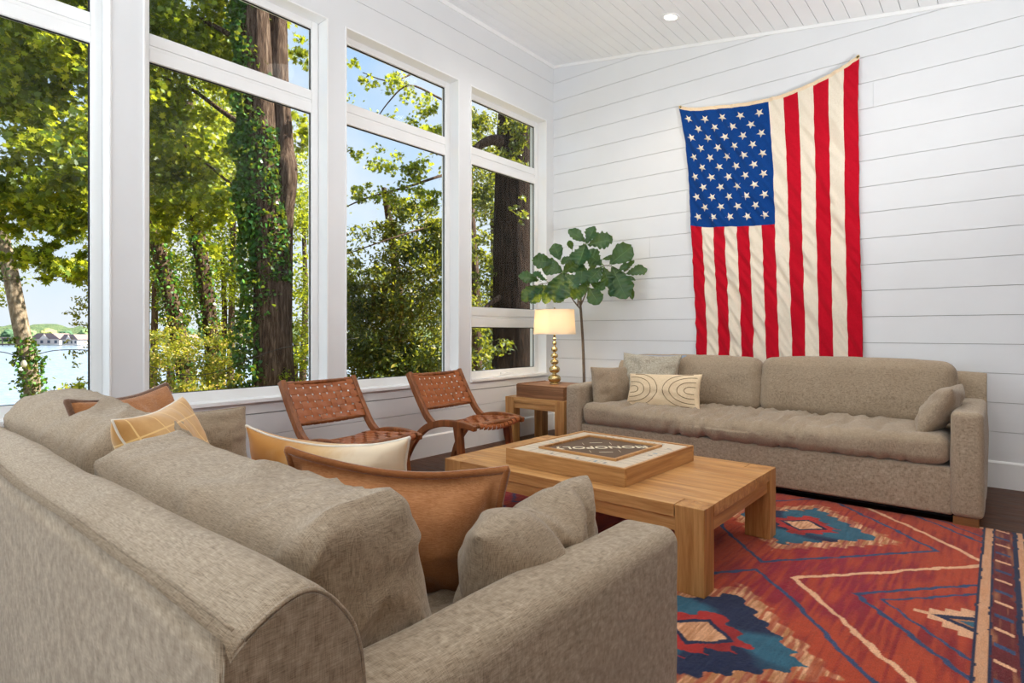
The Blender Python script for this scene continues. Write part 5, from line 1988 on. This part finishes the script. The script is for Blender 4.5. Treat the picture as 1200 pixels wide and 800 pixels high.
# shrubs at the foot of the glass
def shrub(label, clumps, mat, kind, seed, size=0.07, density=1500, bias=0.0):
    tree('shrub', label, [], clumps, size, mat, kind, seed, density, extra_tone=bias)
shrub('yellow green shrub under the two slim trunks in the second window', [(200, 425, 9.5, 34, .7), (240, 440, 9.0, 36, .7), (270, 425, 9.5, 30, .7), (185, 460, 8.5, 30, .7), (225, 470, 8.0, 36, .7), (270, 470, 8.2, 34, .7), (165, 420, 9.5, 30), (215, 405, 10.5, 34, .7), (255, 405, 10.5, 30, .7), (185, 395, 10.5, 26, .7)], M['leaf_yellow'], 'oval', 71, 0.07, 1500, -0.02)
shrub('bright green shrub right of the thick trunk in the second window', [(358, 410, 9.8, 24, .9), (350, 450, 9.0, 26, .8), (372, 380, 10.5, 20)], M['leaf_maple'], 'oval', 73, 0.07, 1500, 0.15)
shrub('low sunlit green bush at the water in the first window', [(70, 474, 11, 26, .5, 1.4), (98, 470, 11, 24, .6, 1.4), (18, 492, 10, 18, .5), (50, 486, 11, 22, .5), (84, 466, 12, 16, .5, 1.4), (62, 478, 8.5, 20, .5, 1.6), (96, 474, 8.5, 22, .6, 1.6), (80, 500, 8.2, 30, .6)], M['leaf_maple'], 'oval', 79, 0.08, 1600, 0.25)
shrub('loose twiggy shrub at the right edge of the first window', [(98, 320, 9.5, 18, 1.2, 1.1), (97, 365, 9.5, 15, 1.2, 1.2), (94, 405, 9.5, 15, 1.2, 1.2), (98, 445, 9.5, 15, 1.2, 1.2), (112, 360, 9.5, 22, 1.2, 1)], M['leaf_yellow'], 'oval', 83, 0.07, 1100, -0.1)
shrub('dark bush below the third and fourth windows', [(540, 470, 9, 40, .6), (440, 480, 8.6, 36, .6), (490, 485, 8.8, 34, .6), (570, 440, 9.5, 24, .8)], M['leaf_dark'], 'oval', 89, 0.07, 1500)
# a second line of trees further back closes the view
bk = [(-60, 300, 22, 60), (140, 250, 22, 60), (200, 330, 24, 44), (260, 300, 22, 50), (300, 200, 24, 70), (370, 330, 20, 44), (355, 250, 22, 34), (300, 380, 24, 30), (345, 400, 20, 30), (180, 100, 22, 60), (270, 110, 22, 60), (480, 380, 20, 60), (575, 200, 20, 60), (590, 330, 20, 60), (640, 250, 20, 60), (560, 400, 18, 50)]
lab = ['sunlit tree beyond the leaning trunk, far left', 'sunlit tree behind the post between first and second windows', 'small sunlit tree behind the left slim trunk', 'sunlit tree behind the right slim trunk', 'tall sunlit tree behind the thick trunk', 'sunlit tree right of the thick trunk, lower', 'sunlit tree right of the thick trunk, middle', 'small sunlit tree behind the shrub', 'small sunlit tree right of the shrub', 'high sunlit crown upper left of the second window', 'high sunlit crown beside the thick trunk', 'shaded tree behind the third window mass', 'tree behind the thick dark trunk, upper left', 'tree behind the thick dark trunk, lower left', 'tree right of the thick dark trunk', 'low tree under the fourth window view']
for i, (px, py, d, rp) in enumerate(bk):
    c = at(px, py, d)
    tree('background_tree', lab[i], [[(px, 430, d, 4), (px + 3, (430 + py) / 2, d, 3), (px, py, d, 2)]], [(px, py, d, rp, 0.9), (px + 10, py + rp * 0.6, d - 1, rp * 0.7, 0.9)], 0.17, M['leaf_maple'] if i < 11 else M['leaf_dark'], 'oval', 100 + i, 480, extra_tone=0.0)

# string light across the first window
m = MB()
wp = [at(-60, 410, 6.5), at(0, 412, 6.6), (at(28, 418, 6.7)), at(70, 410, 6.8), at(130, 414, 6.9), at(230, 440, 7.2), at(330, 408, 7.6), at(420, 396, 8)]
t = thing('string_light', 'outdoor string light wire with one clear bulb outside the first window', 'string light', wp[2])
m.tube([Vector(v) for v in crv([tuple(p - wp[2]) for p in wp], 6)], 0.005, 6)
m.build('wire', M['black'], t, smooth=True)
m = MB()
m.lathe([(0.001, 0.0), (0.014, -0.002), (0.015, -0.035), (0.001, -0.036)], 14)
m.build('socket', M['black'], t, smooth=True)
a = N('clear bulb', 0.05, 0.5); a.b.inputs['Base Color'].default_value = srgb(240, 232, 214); a.b.inputs['Transmission Weight'].default_value = 0.6
m = MB()
m.lathe([(0.013, -0.036), (0.026, -0.06), (0.032, -0.085), (0.024, -0.112), (0.001, -0.124)], 20)
m.build('bulb', a.m, t, smooth=True)
